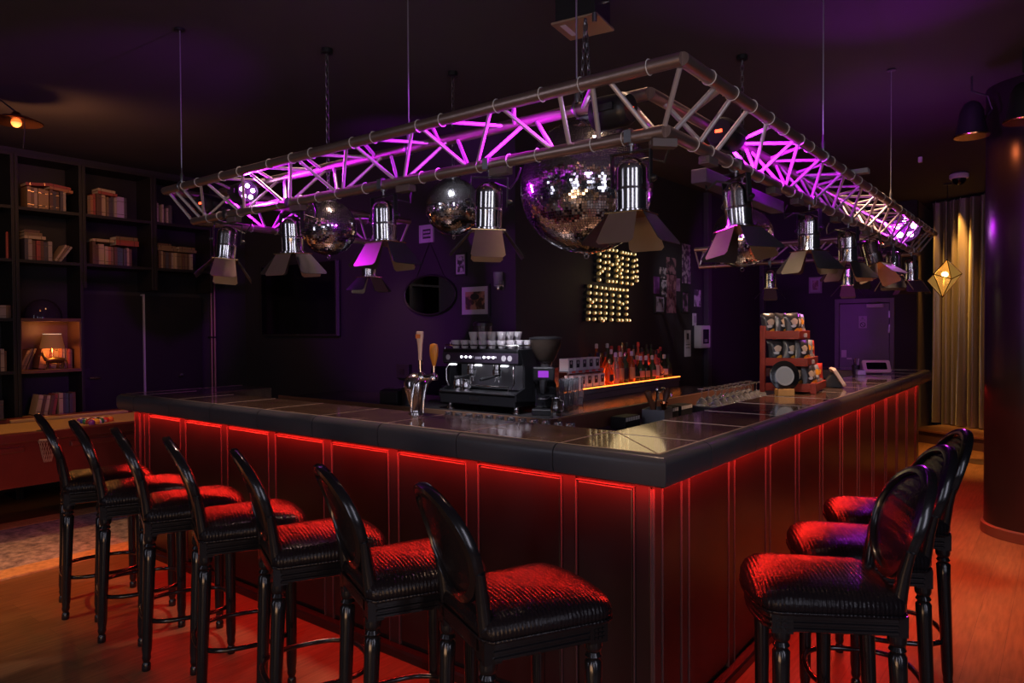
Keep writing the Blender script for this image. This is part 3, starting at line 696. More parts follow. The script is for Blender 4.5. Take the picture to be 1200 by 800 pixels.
# flat purple light bar hung beneath the truss, and a grey cross plate
t = thing('led_bar', 'long dark light bar slung under the pillar side truss near the corner', 'light bar', (-.02,1.0,2.235))
MB().box(-.035,.035,-.52,.52,-.03,.03).build('housing', mat('light_bar_housing', (.09,.06,.11), .4), t, bevel=.004)
for y in (-.3,.3): MB().box(-.012,.10,y-.012,y+.012,.03,.036).box(.095,.10,y-.012,y+.012,.03,.05).build('hanger', m_metalb, t)
t = thing('cross_plate', 'grey metal plate lying across the top tubes of the pillar side truss', 'metal plate', (.11,2.16,ZU+.026))
MB().box(-.20,.19,-.03,.03,0,.028).build('plate', mat('grey_plate', (.30,.30,.31), .5), t, bevel=.003)

# ------------------------------------------------------------------ bookcases along the left wall
BX = -6.6                                   # front plane of the shelves
def bookcase(lab, y0, y1, zs, z0, ztop, lit=None):
    t = thing('bookcase', lab, 'bookcase', (XL,y0,0), group=None)
    W = y1-y0; D_ = BX-XL
    for y in (0, W-.03): MB().box(.001, D_, y, y+.03, z0, ztop).build('side_panel', m_dwood, t, bevel=.003)
    MB().box(.001, .012, .03, W-.03, z0, ztop).build('back_panel', m_dwood, t)
    MB().box(.001, D_, 0, W, ztop, ztop+.03).build('top_panel', m_dwood, t)
    for z in zs: MB().box(.012, D_-.005, .03, W-.03, z-.03, z).build('shelf', m_bwood if lit and abs(z-lit) < .01 else m_dwood, t)  # lamp light put into the colour: niche shelf in lighter wood
    return t
bookcase('dark bookcase at the picture edge behind the pool table', -.62, .015, (.12,.74,1.22,1.72,2.28,2.78), .0, 3.25)
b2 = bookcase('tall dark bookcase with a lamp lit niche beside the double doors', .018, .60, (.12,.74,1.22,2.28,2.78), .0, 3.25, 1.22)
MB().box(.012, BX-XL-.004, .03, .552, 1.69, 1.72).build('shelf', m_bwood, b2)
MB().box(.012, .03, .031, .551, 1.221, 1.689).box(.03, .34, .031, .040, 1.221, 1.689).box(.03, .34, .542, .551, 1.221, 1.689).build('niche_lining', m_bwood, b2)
bookcase('dark bookcase bridging over the first door, books on two shelves', .603, 1.31, (2.28,2.78), 2.03, 3.25)
bookcase('dark bookcase bridging over the second door next to the room corner', 1.313, 1.98, (2.28,2.78), 2.03, 3.25)
bookcols = [(.20,.07,.035),(.30,.18,.09),(.10,.05,.035),(.26,.05,.04),(.36,.26,.17),(.06,.05,.07),(.16,.10,.06),(.32,.12,.06),(.05,.08,.10),(.28,.22,.20)]
bmats = [mat('book_cloth_%s' % n, c, .6, var=.1) for n, c in zip(('maroon','tan','umber','red','buff','slate','brown','rust','teal','grey'), bookcols)]
m_page = mat('book_pages', (.55,.47,.36), .8)
m_lilac = mat('lilac_book_cloth', (.30,.22,.42), .6)
cname = ['maroon','tan','dark brown','red','buff','slate','brown','rust','teal','grey']
def make_book(m, h, th, dp):
    """upright book, spine towards +x; origin bottom middle"""
    o = MB().box(-dp,0,-th/2,-th/2+.003,0,h).box(-dp,0,th/2-.003,th/2,0,h).box(-.003,.002,-th/2,th/2,0,h).build('book', m, bevel=.001)
    MB().box(-dp+.004,-.003,-th/2+.003,th/2-.003,.004,h-.004).build('page_block', m_page, o)
    MB().box(.0021,.0026,-th/2+.002,th/2-.002,h*.78,h*.80).box(.0021,.0026,-th/2+.002,th/2-.002,h*.16,h*.18).build('spine_band', m_brass if random.random() < .4 else m_dark, o)
    return o
used = set()
def place(o, loc, rot, label, grp):
    o.location = loc; o.rotation_euler = rot; tag(o, label, 'book', grp)
ordn = ['first','second','third','fourth','fifth','sixth','seventh','eighth','ninth','tenth','eleventh','twelfth','thirteenth','fourteenth']
def row(y, z, spec, where, grp, lean=0, xo=0.):
    """spec: list of (height, thickness, colour index)"""
    k = 0
    for i, (h, th, ci) in enumerate(spec):
        if h < .05: y += th; continue
        m = m_lilac if ci == 10 else bmats[ci]; cn = 'lilac' if ci == 10 else cname[ci]
        o = make_book(m, h, th, .17)
        ln = lean if not isinstance(lean, (list, tuple)) else lean[i]
        yy = y+th/2/cos(ln)
        place(o, (BX-.03+xo-.012*((i*7) % 3), yy, z+.0008+abs(sin(ln))*th/2), (-ln,0,0), '%s book, %s from picture edge, %s' % (cn, ordn[k], where), grp); k += 1
        y += th/cos(ln)+.002
    return y
def flat(y, z, spec, where, grp, tilt=0):
    for i, (w, th, ci) in enumerate(spec):
        o = make_book(bmats[ci], w, th, .16)
        place(o, (BX-.03, y, z+th/2+.001), (-pi/2+tilt,0,0), '%s flat book, %s in pile, %s' % (cname[ci], ordn[i], where), grp)
        z += th+.001
def rs(n, seed, hmin=.19, hmax=.25, tmin=.02, tmax=.038, cols=None):
    r_ = random.Random(seed)
    return [(r_.uniform(hmin,hmax), r_.uniform(tmin,tmax), r_.choice(cols or range(10))) for _ in range(n)]
G = 'books on the dark wall shelves'
T1 = 'along the top shelf of the lamp bookcase'
row(.13, 2.78, [(.205,.030,1),(.20,.028,6),(.20,.030,4),(.195,.028,1),(.195,.032,1),(.19,.03,1),(.20,.028,2),(.19,.03,5),(.19,.028,2),(.20,.024,5),(.235,.028,9)], T1, G)
flat(.12, 2.99, [(.20,.028,3)], 'at the edge of the lamp bookcase top shelf', G, .10)
flat(.32, 2.985, [(.21,.028,7),(.19,.026,3)], 'across the top lamp bookcase shelf', G, -.09)
row(.66, 2.78, [(.19,.026,6),(.20,.028,7),(.22,.026,3),(.225,.024,2),(.22,.026,2),(.24,.04,4),(.20,.022,6),(.195,.024,5),(.21,.024,5),(.205,.024,9),(.22,.075,10),(.22,.03,5)], 'on the upper shelf over the first door', G)
flat(.76, 3.005, [(.19,.03,3),(.17,.026,4)], 'on the upper shelf over the first door', G, -.07)
row(1.33, 2.78, [(.23,.028,2),(.21,.020,9),(.02,.03,5),(.20,.02,9),(.02,.04,5),(.17,.02,9),(.20,.026,5)], 'on the upper shelf over the second door', G)
row(.10, 2.28, [(.20,.03,5),(.20,.034,9),(.19,.03,2),(.19,.034,3),(.19,.03,2),(.18,.03,5),(.19,.034,9)], 'along the second shelf of the lamp bookcase', G)
row(.35, 2.28, [(.19,.018,4),(.19,.018,6),(.185,.02,9)], 'leaning on the lamp bookcase second shelf', G, [.55,.58,.62])
flat(.10, 2.483, [(.18,.03,4),(.15,.03,6),(.13,.022,2)], 'on the second shelf of the lamp bookcase', G)
row(.70, 2.28, [(.23,.03,2),(.20,.03,2),(.21,.055,4),(.19,.028,4),(.19,.03,7),(.19,.028,6),(.19,.026,2),(.19,.03,8),(.185,.03,8),(.18,.03,5),(.19,.026,4),(.18,.03,2)], 'on the lower shelf over the first door', G)
flat(.93, 2.492, [(.23,.055,3),(.22,.035,6)], 'on the lower shelf over the first door', G)
flat(.70, 2.512, [(.21,.028,4)], 'on the lower shelf over the first door', G)
row(1.37, 2.28, [(.19,.026,2),(.19,.024,4),(.18,.028,2),(.18,.026,5),(.18,.03,2),(.18,.03,9),(.18,.026,4),(.18,.028,6),(.18,.03,6),(.18,.028,2),(.18,.028,6),(.18,.026,2),(.18,.03,9)], 'on the lower shelf over the second door', G)
flat(1.36, 2.474, [(.22,.03,6),(.20,.026,6),(.15,.02,2)], 'first pile, lower shelf over the second door', G)
flat(1.60, 2.474, [(.20,.03,6),(.18,.028,6)], 'second pile, lower shelf over the second door', G)
row(.06, 1.22, [(.20,.018,1),(.21,.018,6),(.215,.02,1),(.215,.018,2)], 'leaning in the lamp lit niche', G, [.42,.40,.36,.34], -.10)
row(.23, 1.22, [(.23,.075,7),(.22,.03,3),(.23,.05,1)], 'leaning in the middle of the lamp lit niche', G, [.16,.2,.2], -.10)
row(.415, 1.22, [(.21,.028,7),(.20,.022,4),(.20,.022,6),(.195,.02,3),(.19,.02,6)], 'at the doors end of the lamp lit niche', G, 0, -.10)
row(.16, .775, [(.20,.04,4),(.19,.034,2),(.19,.034,4),(.19,.03,2),(.20,.03,3)], 'leaning on the low shelf of the lamp bookcase', G, [.2,.18,.2,.17,.16])
row(.37, .74, [(.24,.036,4),(.24,.024,5),(.235,.03,8),(.23,.026,5),(.24,.03,2)], 'upright on the low shelf of the lamp bookcase', G)
flat(.08, .74, [(.24,.032,1)], 'under leaning books, low lamp bookcase shelf', G)
row(-.22, .74, [(.22,.03,5),(.22,.03,1),(.21,.03,2),(.21,.03,5)], 'on the outermost bookcase\'s low shelf', G)
row(-.16, 1.72, [(.12,.10,9),(.12,.02,6),(.12,.02,2),(.12,.02,9)], 'on the outermost bookcase\'s middle shelf', G)
row(-.14, 1.22, [(.20,.03,5),(.21,.03,9),(.19,.02,2)], 'on the outermost bookcase\'s niche height shelf', G)
tag(MB().lathe([(.02,0),(.014,.02),(.012,.25),(.004,.26)], 12, (BX-.10,-.02,2.28)).build('candle', mat('red_candle_wax', (.35,.07,.05), .5), smooth=40), 'slim red candle on the second shelf at the picture edge', 'candle')
tag(MB().lathe([(.17,0),(.168,.04),(.15,.10),(.11,.155),(.06,.185),(.001,.195)], 32, (BX-.17,.29,1.7205), sx=.85).build('glass_dome', mat('dark_glass_dome', (.03,.02,.04), .05), smooth=60), 'dark shiny glass dome with purple glints above the lamp niche', 'glass dome')
# little figurine lamp in the niche
lt = thing('table_lamp', 'glowing lamp with tapered shade and horse shaped base in the bookcase niche', 'table lamp', (BX-.075,.335,1.2205))
bm_ = MB().tube([(0,-.05,.085),(0,.0,.09),(0,.06,.088),(0,.10,.083)], [.022,.03,.028,.026], 12)
bm_.tube([(0,-.05,.09),(0,-.075,.13),(0,-.085,.155)], [.020,.016,.013], 10).tube([(0,-.080,.155),(0,-.105,.145),(0,-.125,.128)], [.015,.013,.008], 10)
for yy in (-.055,-.035,.085,.10): bm_.tube([((.012 if yy in (-.055,.085) else -.012),yy,.08),((.012 if yy in (-.055,.085) else -.012),yy+.006,.04),((.012 if yy in (-.055,.085) else -.012),yy,.006)], [.010,.006,.006], 8)
bm_.tube([(0,.115,.09),(0,.13,.06),(0,.128,.03)], [.006,.005,.003], 6)
bm_.tube([(.004,-.085,.165),(.006,-.083,.185)], [.004,.002], 6).tube([(-.004,-.085,.165),(-.006,-.083,.185)], [.004,.002], 6)
bm_.build('horse_figure', mat('dark_bronze', (.10,.055,.02), .35, metal=.8), lt, smooth=60)
MB().box(-.03,.03,-.075,.12,0,.006).build('lamp_base', m_dwood, lt, bevel=.002)
MB().lathe([(.005,.09),(.005,.235)], 8).build('lamp_stem', m_brass, lt)
MB().lathe([(.108,.205),(.078,.345),(.076,.345),(.106,.205)], 28).build('lamp_shade', m_lamp, lt, smooth=40)
MB().lathe([(.0785,.342),(.0795,.348),(.076,.348),(.0755,.342)], 28).build('shade_rim', m_shadeline, lt, smooth=40)
MB().sphere((0,0,.26), .022, 12, 8).build('bulb', m_bulbw, lt, smooth=90)
point('niche_lamp_light', (BX-.075,.335,1.60), 1.6, (1,.36,.08), .03)
point('niche_lamp_light', (BX-.03,.335,1.41), 2.6, (1,.36,.08), .03)

# ------------------------------------------------------------------ pool table, rug, balls, pendant
tag(MB().box(-5.62,-4.16,-2.0,1.35,0.001,.010).build('rug_field', m_rug), None)
rug = bpy.data.objects['rug_field']
rg = thing('rug', 'worn grey rug with tan border beneath the stools and pool table', 'rug')
rug.parent = rg
MB().box(-4.34,-4.14,-2.05,1.4,0.001,.012).box(-5.68,-5.47,-2.05,1.4,.001,.012).box(-5.47,-4.34,1.2,1.4,.001,.012).build('rug_border', m_rugb, rg)
pt = thing('pool_table', 'pool table with tan cloth and dark red wooden body', 'pool table', (-5.69,-.25,.0118))
HX, HY = .61, 1.24
MB().box(-HX+.13,HX-.13,-HY+.13,HY-.13,.72,.765).build('playing_bed', m_felt, pt)
m_table = mat('mahogany_table', (.13,.028,.022), .3, var=.3, coat=.3)
def rail(x0,x1,y0,y1): return MB().box(x0,x1,y0,y1,.73,.80).build('rail', m_table, pt, bevel=.008)
rail(-HX,HX,-HY,-HY+.10); rail(-HX,HX,HY-.10,HY); rail(-HX,-HX+.10,-HY+.10,HY-.10); rail(HX-.10,HX,-HY+.10,HY-.10)
for a in ((-HX+.10,-HX+.145,-HY+.17,-.07),(-HX+.10,-HX+.145,.07,HY-.17),(HX-.145,HX-.10,-HY+.17,-.07),(HX-.145,HX-.10,.07,HY-.17),(-HX+.17,HX-.17,-HY+.10,-HY+.145),(-HX+.17,HX-.17,HY-.145,HY-.10)):
    MB().box(*a,.765,.795).build('cushion', m_felt, pt, bevel=.008)
for s in (-1,1): MB().prism([(-.02,.38),(.02,.38),(.035,.73),(-.035,.73)][::1], -HY+.06, HY-.06, M=Matrix.Translation((s*(HX-.07),0,0)) @ Matrix(((1,0,0,0),(0,0,1,0),(0,1,0,0),(0,0,0,1)))).build('side_panel', m_table, pt, bevel=.006)
for s in (-1,1): MB().prism([(-.02,.38),(.02,.38),(.035,.73),(-.035,.73)], -HX+.06, HX-.06, M=Matrix.Translation((0,s*(HY-.07),0)) @ Matrix(((0,0,1,0),(1,0,0,0),(0,1,0,0),(0,0,0,1)))).build('end_panel', m_table, pt, bevel=.006)
MB().box(HX-.055,HX-.01,-HY+.1,-.16,.655,.70).box(HX-.055,HX-.01,.16,HY-.1,.655,.70).build('moulding', m_table, pt, bevel=.008)
for sx in (-1,1):
    for sy in (-1,1): MB().lathe([(.05,0),(.075,.02),(.075,.06),(.05,.09),(.06,.2),(.085,.30),(.07,.36),(.09,.40),(.09,.45)], 20, (sx*(HX-.14),sy*(HY-.16),.0005)).build('leg', m_table, pt, smooth=40)
net = MB()
for k in range(10):
    a = pi*k/9 - pi/2
    for s in (-1,1):
        pts = [(HX-.03+(.06)*cos(a+s*.22*j)*(1-.15*j), .0+.065*sin(a+s*.22*j)*(1-.15*j), .735-.045*j) for j in range(5)]
        net.tube(pts, .0018, 5)
net.tube([(HX-.03+.066*cos(pi*k/10-pi/2), .07*sin(pi*k/10-pi/2), .735) for k in range(11)], .008, 8)
net.build('pocket_net', mat('leather_net', (.42,.30,.22), .6), pt, smooth=60)
for sx, sy in ((1,1),(1,-1),(-1,1),(-1,-1),(-1,0),(1,0)):
    MB().lathe([(.06,.0),(.06,.004),(.05,.006)], 20, (sx*(HX-.07),sy*(HY-.07),.7995)).build('pocket', m_dark, pt, smooth=40)
ballc = [('orange',(.8,.25,.03)),('yellow',(.8,.55,.05)),('red',(.6,.04,.03)),('black',(.02,.02,.02)),('maroon',(.25,.03,.03)),('blue',(.04,.06,.35)),('green',(.03,.2,.07)),('purple',(.2,.04,.25))]
n = 0; names_ = [('orange solid',0),('yellow striped',1),('red solid',2),('blue striped',5),('black solid',3),('green striped',6),('orange striped',0),('maroon solid',4),('red striped',2),('yellow solid',1),('purple striped',7),('blue solid',5),('green solid',6),('maroon striped',4),('purple solid',7)]
bm_m = [mat('pool_ball_%s' % a, c, .12, coat=.3) for a, c in ballc]
m_ballw = mat('pool_ball_white', (.75,.7,.6), .12, coat=.3)
for r_i in range(5):
    for k in range(r_i+1):
        nm, ci = names_[n]
        loc = (-5.60-.0*r_i+(k-r_i/2)*.058, .42-r_i*.0503, .765+.0292)
        if nm.endswith('striped'):
            o = MB().sphere((0,0,0), .0286, 18, 12).build('pool_ball', m_ballw, smooth=180)
            MB().lathe([(.0254,-.0136),(.0283,-.007),(.0291,0),(.0283,.007),(.0254,.0136)], 24).build('stripe', bm_m[ci], o, smooth=180)
        else:
            o = MB().sphere((0,0,0), .0286, 18, 12).build('pool_ball', bm_m[ci], smooth=180)
            MB().lathe([(.009,.0275),(.007,.0287),(.001,.0288)], 12).build('number_spot', m_ballw, o, smooth=180)
        o.location = loc; o.rotation_euler = (.6*n, .9*n, .4*n)
        tag(o, '%s pool ball racked on the tan cloth' % nm, 'pool ball', 'racked pool balls'); n += 1
pd = thing('pendant_lamp', 'copper dish pendant lamp glowing over the pool table', 'pendant lamp', (-5.05,-.44,3.19))
MB().lathe([(.17,-.02),(.175,-.014),(.15,.0),(.10,.02),(.04,.035),(.02,.06),(.001,.062),(.001,.055),(.015,.05),(.035,.028),(.10,.012),(.148,-.006)][::-1], 36).build('lamp_shade', m_copper, pd, smooth=50)
MB().sphere((0,0,-.02), .035, 14, 10).build('bulb', mat('amber_bulb', (1,.5,.2), .4, emit=(1,.30,.06), es=1.6), pd, smooth=90)
MB().tube([(0,0,.06),(-.18,-.10,CEIL-3.19)], .006, 6).tube([(.07,.03,.02),(.075,.03,-.10),(.07,.02,-.22)], .004, 6).build('cord', m_plast, pd)
MB().lathe([(.05,0),(.05,.025)], 16, (-.18,-.10,CEIL-3.19-.027)).build('ceiling_rose', m_plast, pd)
pp = thing('riser_pipes', 'pair of thin reddish pipes running up the wall near the room corner', 'pipe', (XL+.05,2.14,0))
m_pipe = mat('pipe_paint', (.26,.13,.13), .35)
for y in (-.02,.02): MB().tube([(0,y,.0),(0,y,2.95)], .012, 10).build('pipe', m_pipe, pp, smooth=60)
for z in (.6,1.5,2.2): MB().box(-.049,.014,-.045,.045,z,z+.02).build('pipe_clip', m_metalb, pp)

# ------------------------------------------------------------------ things on the back wall (facing the long bar front)
yw = YA
tv = thing('wall_screen', 'large dark flat screen mounted on the wall above the bar end', 'television', (-5.77,yw-.055,1.94))
MB().box(-.72,.72,-.02,.02,-.42,.42).build('housing', m_plast, tv, bevel=.006)
MB().box(-.70,.70,-.0215,-.0195,-.395,.405).build('screen', m_screen, tv)
MB().box(-.2,.2,.02,.053,-.15,.15).build('wall_mount', m_metalb, tv)
MB().box(-.02,.02,-.022,-.019,-.41,-.402).build('power_light', m_chrome, tv)
MB().box(.718,.7225,-.02,.02,-.41,.41).build('side_trim', mat('screen_trim', (.35,.3,.4), .25, metal=.8), tv)
om = thing('oval_mirror', 'oval mirror hanging from a cord on the purple lit wall', 'mirror', (-3.69,yw-.02,1.925))
def oval(rx, rz, y0, y1, n=48):
    m_ = MB(); return m_.prism([(rx*cos(2*pi*k/n), rz*sin(2*pi*k/n)) for k in range(n)], y0, y1, M=Matrix(((1,0,0,0),(0,0,1,0),(0,1,0,0),(0,0,0,1))))
oval(.345,.19,-.004,.018).build('mirror_glass', m_mirror, om)
MB().tube([(.348*cos(2*pi*k/48),-.004,.193*sin(2*pi*k/48)) for k in range(48)], .010, 8, closed=True).build('mirror_frame', m_metalb, om, smooth=60)
MB().tube([(-.2,.008,.155),(0,.012,.52),(.2,.008,.155)], .004, 6).build('hanging_cord', m_metalb, om)
MB().lathe([(.012,0),(.012,.02)], 10, M=align((0,.019,.52),(0,-.01,.52))).build('nail', m_steel, om)
m_mount = mat('lilac_picture_mount', (.42,.36,.46), .7)
def picture(name, lab, x, z, w, h, fr, art, mount=.04, fm=None, wall='A', y=None, cat='picture'):
    if wall == 'A': t = thing(name, lab, cat, (x,yw-.0005,z)); Mx = Matrix.Identity(4)
    else: t = thing(name, lab, cat, (XB+.0005,y,z), pi/2)
    if fr:
        MB().box(-w/2,w/2,-.022,0,h/2-fr,h/2).box(-w/2,w/2,-.022,0,-h/2,-h/2+fr).box(-w/2,-w/2+fr,-.022,0,-h/2+fr,h/2-fr).box(w/2-fr,w/2,-.022,0,-h/2+fr,h/2-fr).build('picture_frame', fm or m_dark, t, bevel=.002)
    MB().box(-w/2+fr,w/2-fr,-.010,-.002,-h/2+fr,h/2-fr).build('picture_mount', m_mount if mount else art, t)
    if mount:
        MB().box(-w/2+fr+mount,w/2-fr-mount,-.0115,-.0095,-h/2+fr+mount,h/2-fr-mount).build('print', art, t)
    return t
def artmat(name, c1, c2, sc, seed):
    m = bpy.data.materials.new(name); m.use_nodes = True; nt = m.node_tree; b = nt.nodes['Principled BSDF']; b.inputs['Roughness'].default_value = .6
    tc = nt.nodes.new('ShaderNodeTexCoord'); mp = nt.nodes.new('ShaderNodeMapping'); mp.inputs['Location'].default_value = (seed*3.1,seed*1.7,seed)
    nt.links.new(tc.outputs['Object'], mp.inputs['Vector'])
    nz = nt.nodes.new('ShaderNodeTexNoise'); nz.inputs['Scale'].default_value = sc; nz.inputs['Detail'].default_value = 3; nt.links.new(mp.outputs['Vector'], nz.inputs['Vector'])
    cr = nt.nodes.new('ShaderNodeValToRGB'); e = cr.color_ramp.elements; e[0].position = .44; e[0].color = (*c1,1); e[1].position = .56; e[1].color = (*c2,1)
    nt.links.new(nz.outputs['Fac'], cr.inputs['Fac']); nt.links.new(cr.outputs['Color'], b.inputs['Base Color']); return m
ph = picture('framed_photo', 'square framed print with pale mount above the espresso machine', -3.11, 1.855, .37, .30, .022, artmat('red_brown_print', (.05,.02,.02), (.36,.16,.12), 14, 1), .045)
oval(.055,.030,-.0135,-.012).xf(Matrix.Translation((.0,0,.035))).build('print_motif', m_dark, ph)
fp = picture('small_framed_print', 'small white framed print high on the wall under the truss wing', -3.73, 2.525, .19, .175, .012, m_dark, .03, mat('lilac_frame', (.42,.36,.45), .5))
g = MB(); rr = random.Random(3)
for r_ in range(2):
    x = -.045
    while x < .04:
        w_ = rr.uniform(.008,.02); g.box(x,x+w_,-.0135,-.012,.008-.035*r_,.028-.035*r_); x += w_+.005
g.build('pale_squiggle', m_mount, fp)
pc = picture('postcard_frame', 'narrow black framed card to the side of the middle mirror ball', -3.285, 2.20, .15, .215, .016, artmat('grey_card_print', (.04,.03,.05), (.4,.36,.45), 22, 4), .018)
sc_ = thing('glass_sconce', 'small glass wall lamp holder by the wall corner', 'wall lamp', (-2.80,yw-.05,2.03))
MB().lathe([(.025,-.07),(.042,-.05),(.045,.07),(.041,.07),(.038,-.045),(.001,-.06)], 18).build('glass_shade', m_glass, sc_, smooth=50)
MB().box(-.012,.012,.0,.0495,-.06,-.04).box(-.03,.03,.04,.0495,-.09,.0).build('bracket', m_chrome, sc_, bevel=.002)
MB().lathe([(.012,-.09),(.02,-.07),(.012,-.055)], 12).build('finial', m_chrome, sc_, smooth=50)
ft = thing('fringe_hanging', 'pair of faint mauve fringed tassels hanging high by the wall corner', 'wall hanging', (-2.98,yw-.03,2.45))
m_fr = mat('mauve_fringe', (.16,.06,.15), .9)
MB().tube([(-.12,.02,.12),(.14,.02,.12)], .008, 8).build('hanging_rod', m_metalb, ft)
for x, s in ((-.06,-.5),(.08,.4)):
    g = MB()
    for k in range(9): g.tube([(x+.002*k-.008,.012,.12),(x+.004*k-.016+.02*s,.010,.0),(x+.006*k-.024+.05*s,.012,-.16-.01*(k % 3))], [.004,.004,.002], 5)
    g.build('tassel', m_fr, ft)

# ------------------------------------------------------------------ gold bulb letters and posters on the inner wall
FX = XB+.045
def onX(px, py):
    """the wall point measured at picture point px,py (wall plane x = FX)"""
    d = fw + r2*(px-600)/FPX - u2*(py-400)/FPX; q = CAMP + d*((FX-CAMP.x)/d.x); return q.y, q.z
letters = {
 'P': [(210,100),(210,162),(208,222),(207,283),(208,343),(252,62),(258,120),(258,180),(253,238),(232,263)],
 'E': [(297,62),(331,66),(367,70),(295,120),(295,177),(327,200),(296,238),(293,297),(293,356),(328,358),(364,361)],
 'N': [(370,125),(382,160),(370,193),(392,222),(405,282),(370,252),(368,308),(420,140),(420,195),(418,250),(416,318),(417,370)],
 'T': [(422,86),(448,91),(472,97),(500,100),(475,150),(470,206),(468,262),(467,320),(467,376)],
 'A': [(540,105),(555,155),(531,165),(558,208),(527,218),(560,262),(522,270),(561,316),(540,312),(518,325),(515,382),(562,352)],
 'H': [(120,402),(118,465),(115,527),(113,588),(110,650),(107,712),(141,550),(172,530),(178,410),(173,470),(168,592),(165,652),(162,712)],
 'O': [(228,418),(262,423),(218,475),(272,480),(218,535),(270,540),(216,592),(268,598),(215,652),(268,656),(223,706),(242,724),(262,706)],
 't': [(305,427),(331,429),(360,432),(335,485),(332,543),(330,602),(328,660),(324,718)],
 'e': [(395,435),(428,439),(396,495),(392,552),(424,568),(392,608),(390,665),(388,720),(420,722)],
 'L': [(466,440),(467,498),(466,552),(465,608),(463,665),(462,720),(490,722)]}
names_l = {'P':'P','E':'E','N':'N','T':'T','A':'A','H':'H','O':'O','t':'T','e':'E','L':'L'}
sgn = thing('bulb_sign', 'gold light bulb letters reading PENTA over HOTEL on the dark inner wall', 'sign', (FX,4.3,2.03))
bulb_me = None
for key, pts in letters.items():
    Y_ = [onX(675+a/8, 285+b/8) for a, b in pts]
    ys_ = [q[0] for q in Y_]; zs_ = [q[1] for q in Y_]
    tray = MB()
    for (y, z) in Y_:
        tray.lathe([(.021,-.044),(.021,-.012)], 10, M=Matrix.Translation((FX,y,z)) @ Matrix.Rotation(pi/2,4,'Y'))
    for i in range(len(Y_)):
        for j in range(i):
            a = Vector(Y_[i]); b = Vector(Y_[j])
            if (a-b).length < .095: tray.tube([(FX-.03,a.x,a.y),(FX-.03,b.x,b.y)], .009, 4)
    T = tray.xf(Matrix.Translation((-FX,-4.3,-2.03))).build('letter', m_dark, sgn)
    T['label'] = 'letter %s of gold bulbs' % names_l[key]
    for (y, z) in Y_:
        if bulb_me is None:
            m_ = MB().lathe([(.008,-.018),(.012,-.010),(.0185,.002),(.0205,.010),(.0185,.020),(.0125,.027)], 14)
            m_.cur = 1; m_.lathe([(.0125,.027),(.006,.0295),(.001,.030)], 14)  # glowing cap put in for the bright centre of the bulb
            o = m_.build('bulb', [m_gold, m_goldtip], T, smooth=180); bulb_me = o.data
        else:
            o = bpy.data.objects.new('bulb', bulb_me); COL.objects.link(o); o.parent = T
        o.matrix_basis = Matrix.Translation((0,y-4.3,z-2.03)) @ Matrix.Rotation(pi/2,4,'Y')
point('bulb_sign_light', (FX+.25,4.3,2.03), 3.0, (1,.72,.35), .3)
posters = [ # y, z, w, h, frame, mount, colours, label
 (5.405,1.875,.27,.22,.02,.02,(.05,.05,.06),(.40,.36,.40),'small framed black and white picture, lowest of the wall cluster'),
 (5.73,2.355,.26,.20,.0,0,(.03,.02,.03),(.26,.13,.16),'dusky pink poster at the head of the wall cluster'),
 (5.73,2.01,.26,.47,.0,0,(.10,.03,.05),(.30,.14,.17),'tall pink movie style poster in the middle of the cluster'),
 (6.17,2.41,.24,.50,.0,0,(.08,.03,.10),(.44,.32,.46),'tall mauve poster with pale shapes nearest the pale trim'),
 (6.12,1.92,.20,.27,.015,0,(.03,.02,.04),(.34,.16,.34),'purple poster below the tall mauve one'),
 (5.33,2.10,.14,.20,.0,0,(.14,.03,.20),(.24,.08,.32),'small plain purple card beside the cluster'),
 (5.53,2.07,.13,.20,.0,0,(.02,.02,.03),(.42,.38,.42),'narrow black and white photo beside the tall pink poster'),
 (5.50,2.255,.17,.13,.0,0,(.03,.03,.04),(.46,.40,.42),'small black and white photo above the plain purple card'),
 (5.93,2.13,.10,.16,.0,0,(.18,.07,.17),(.32,.16,.30),'little mauve card between the two tall posters'),
 (6.52,1.98,.20,.22,.0,0,(.06,.05,.07),(.48,.44,.50),'pale crumpled leaflet next to the pale trim')]
for i, (y, z, w_, h_, fr, mo, c1, c2, l) in enumerate(posters):
    picture('wall_poster', l, 0, z, w_, h_, fr, artmat('poster_print_%s' % 'abcdefghij'[i], c1, c2, 9+3*(i % 4), i+2), mo, None, 'B', y, 'poster')
intc = thing('mounted_alarm', 'white wall panel with dark screen beside the pale trim', 'wall panel', (XB+.0005,6.57,1.47), pi/2)
MB().box(-.16,.16,-.10,0,-.15,.15).build('housing', m_paper, intc, bevel=.015)
MB().box(-.09,.10,-.1025,-.098,-.09,.10).build('screen', m_screen, intc, bevel=.002)
MB().box(-.05,.05,-.104,-.101,-.07,-.03).build('keypad', mat('keypad_grey', (.2,.2,.22), .5), intc)
c = thing('hanging_notice', 'white notice card hung under the poster cluster', 'notice', (XB+.0005,6.21,1.39), pi/2)
MB().box(-.09,.09,-.008,0,-.17,.17).build('card', m_paper, c); MB().box(-.03,.03,-.0095,-.0078,.05,.13).box(-.06,.06,-.0095,-.0078,-.02,-.012).box(-.06,.06,-.0095,-.0078,-.06,-.052).build('print', m_dark, c)
c = thing('switch_plate', 'small pale switch plate above the white wall panel', 'switch', (XB+.0005,6.42,1.70), pi/2)
MB().box(-.055,.055,-.012,0,-.08,.08).build('plate', m_paper, c, bevel=.003); MB().box(-.03,.03,-.017,-.012,-.045,.045).build('rocker', m_mount, c, bevel=.003)
picture('framed_print', 'small framed print alone on the far wall under the spotlights', 0, 0, .19, .25, .022, artmat('pink_print', (.20,.10,.12), (.45,.30,.33), 16, 9), .03, mat('grey_lilac_frame', (.3,.25,.3), .5))
o = [q for q in bpy.data.objects if q.name.startswith('framed_print')][0]; o.location = (-1.86,YC-.0005,2.24)
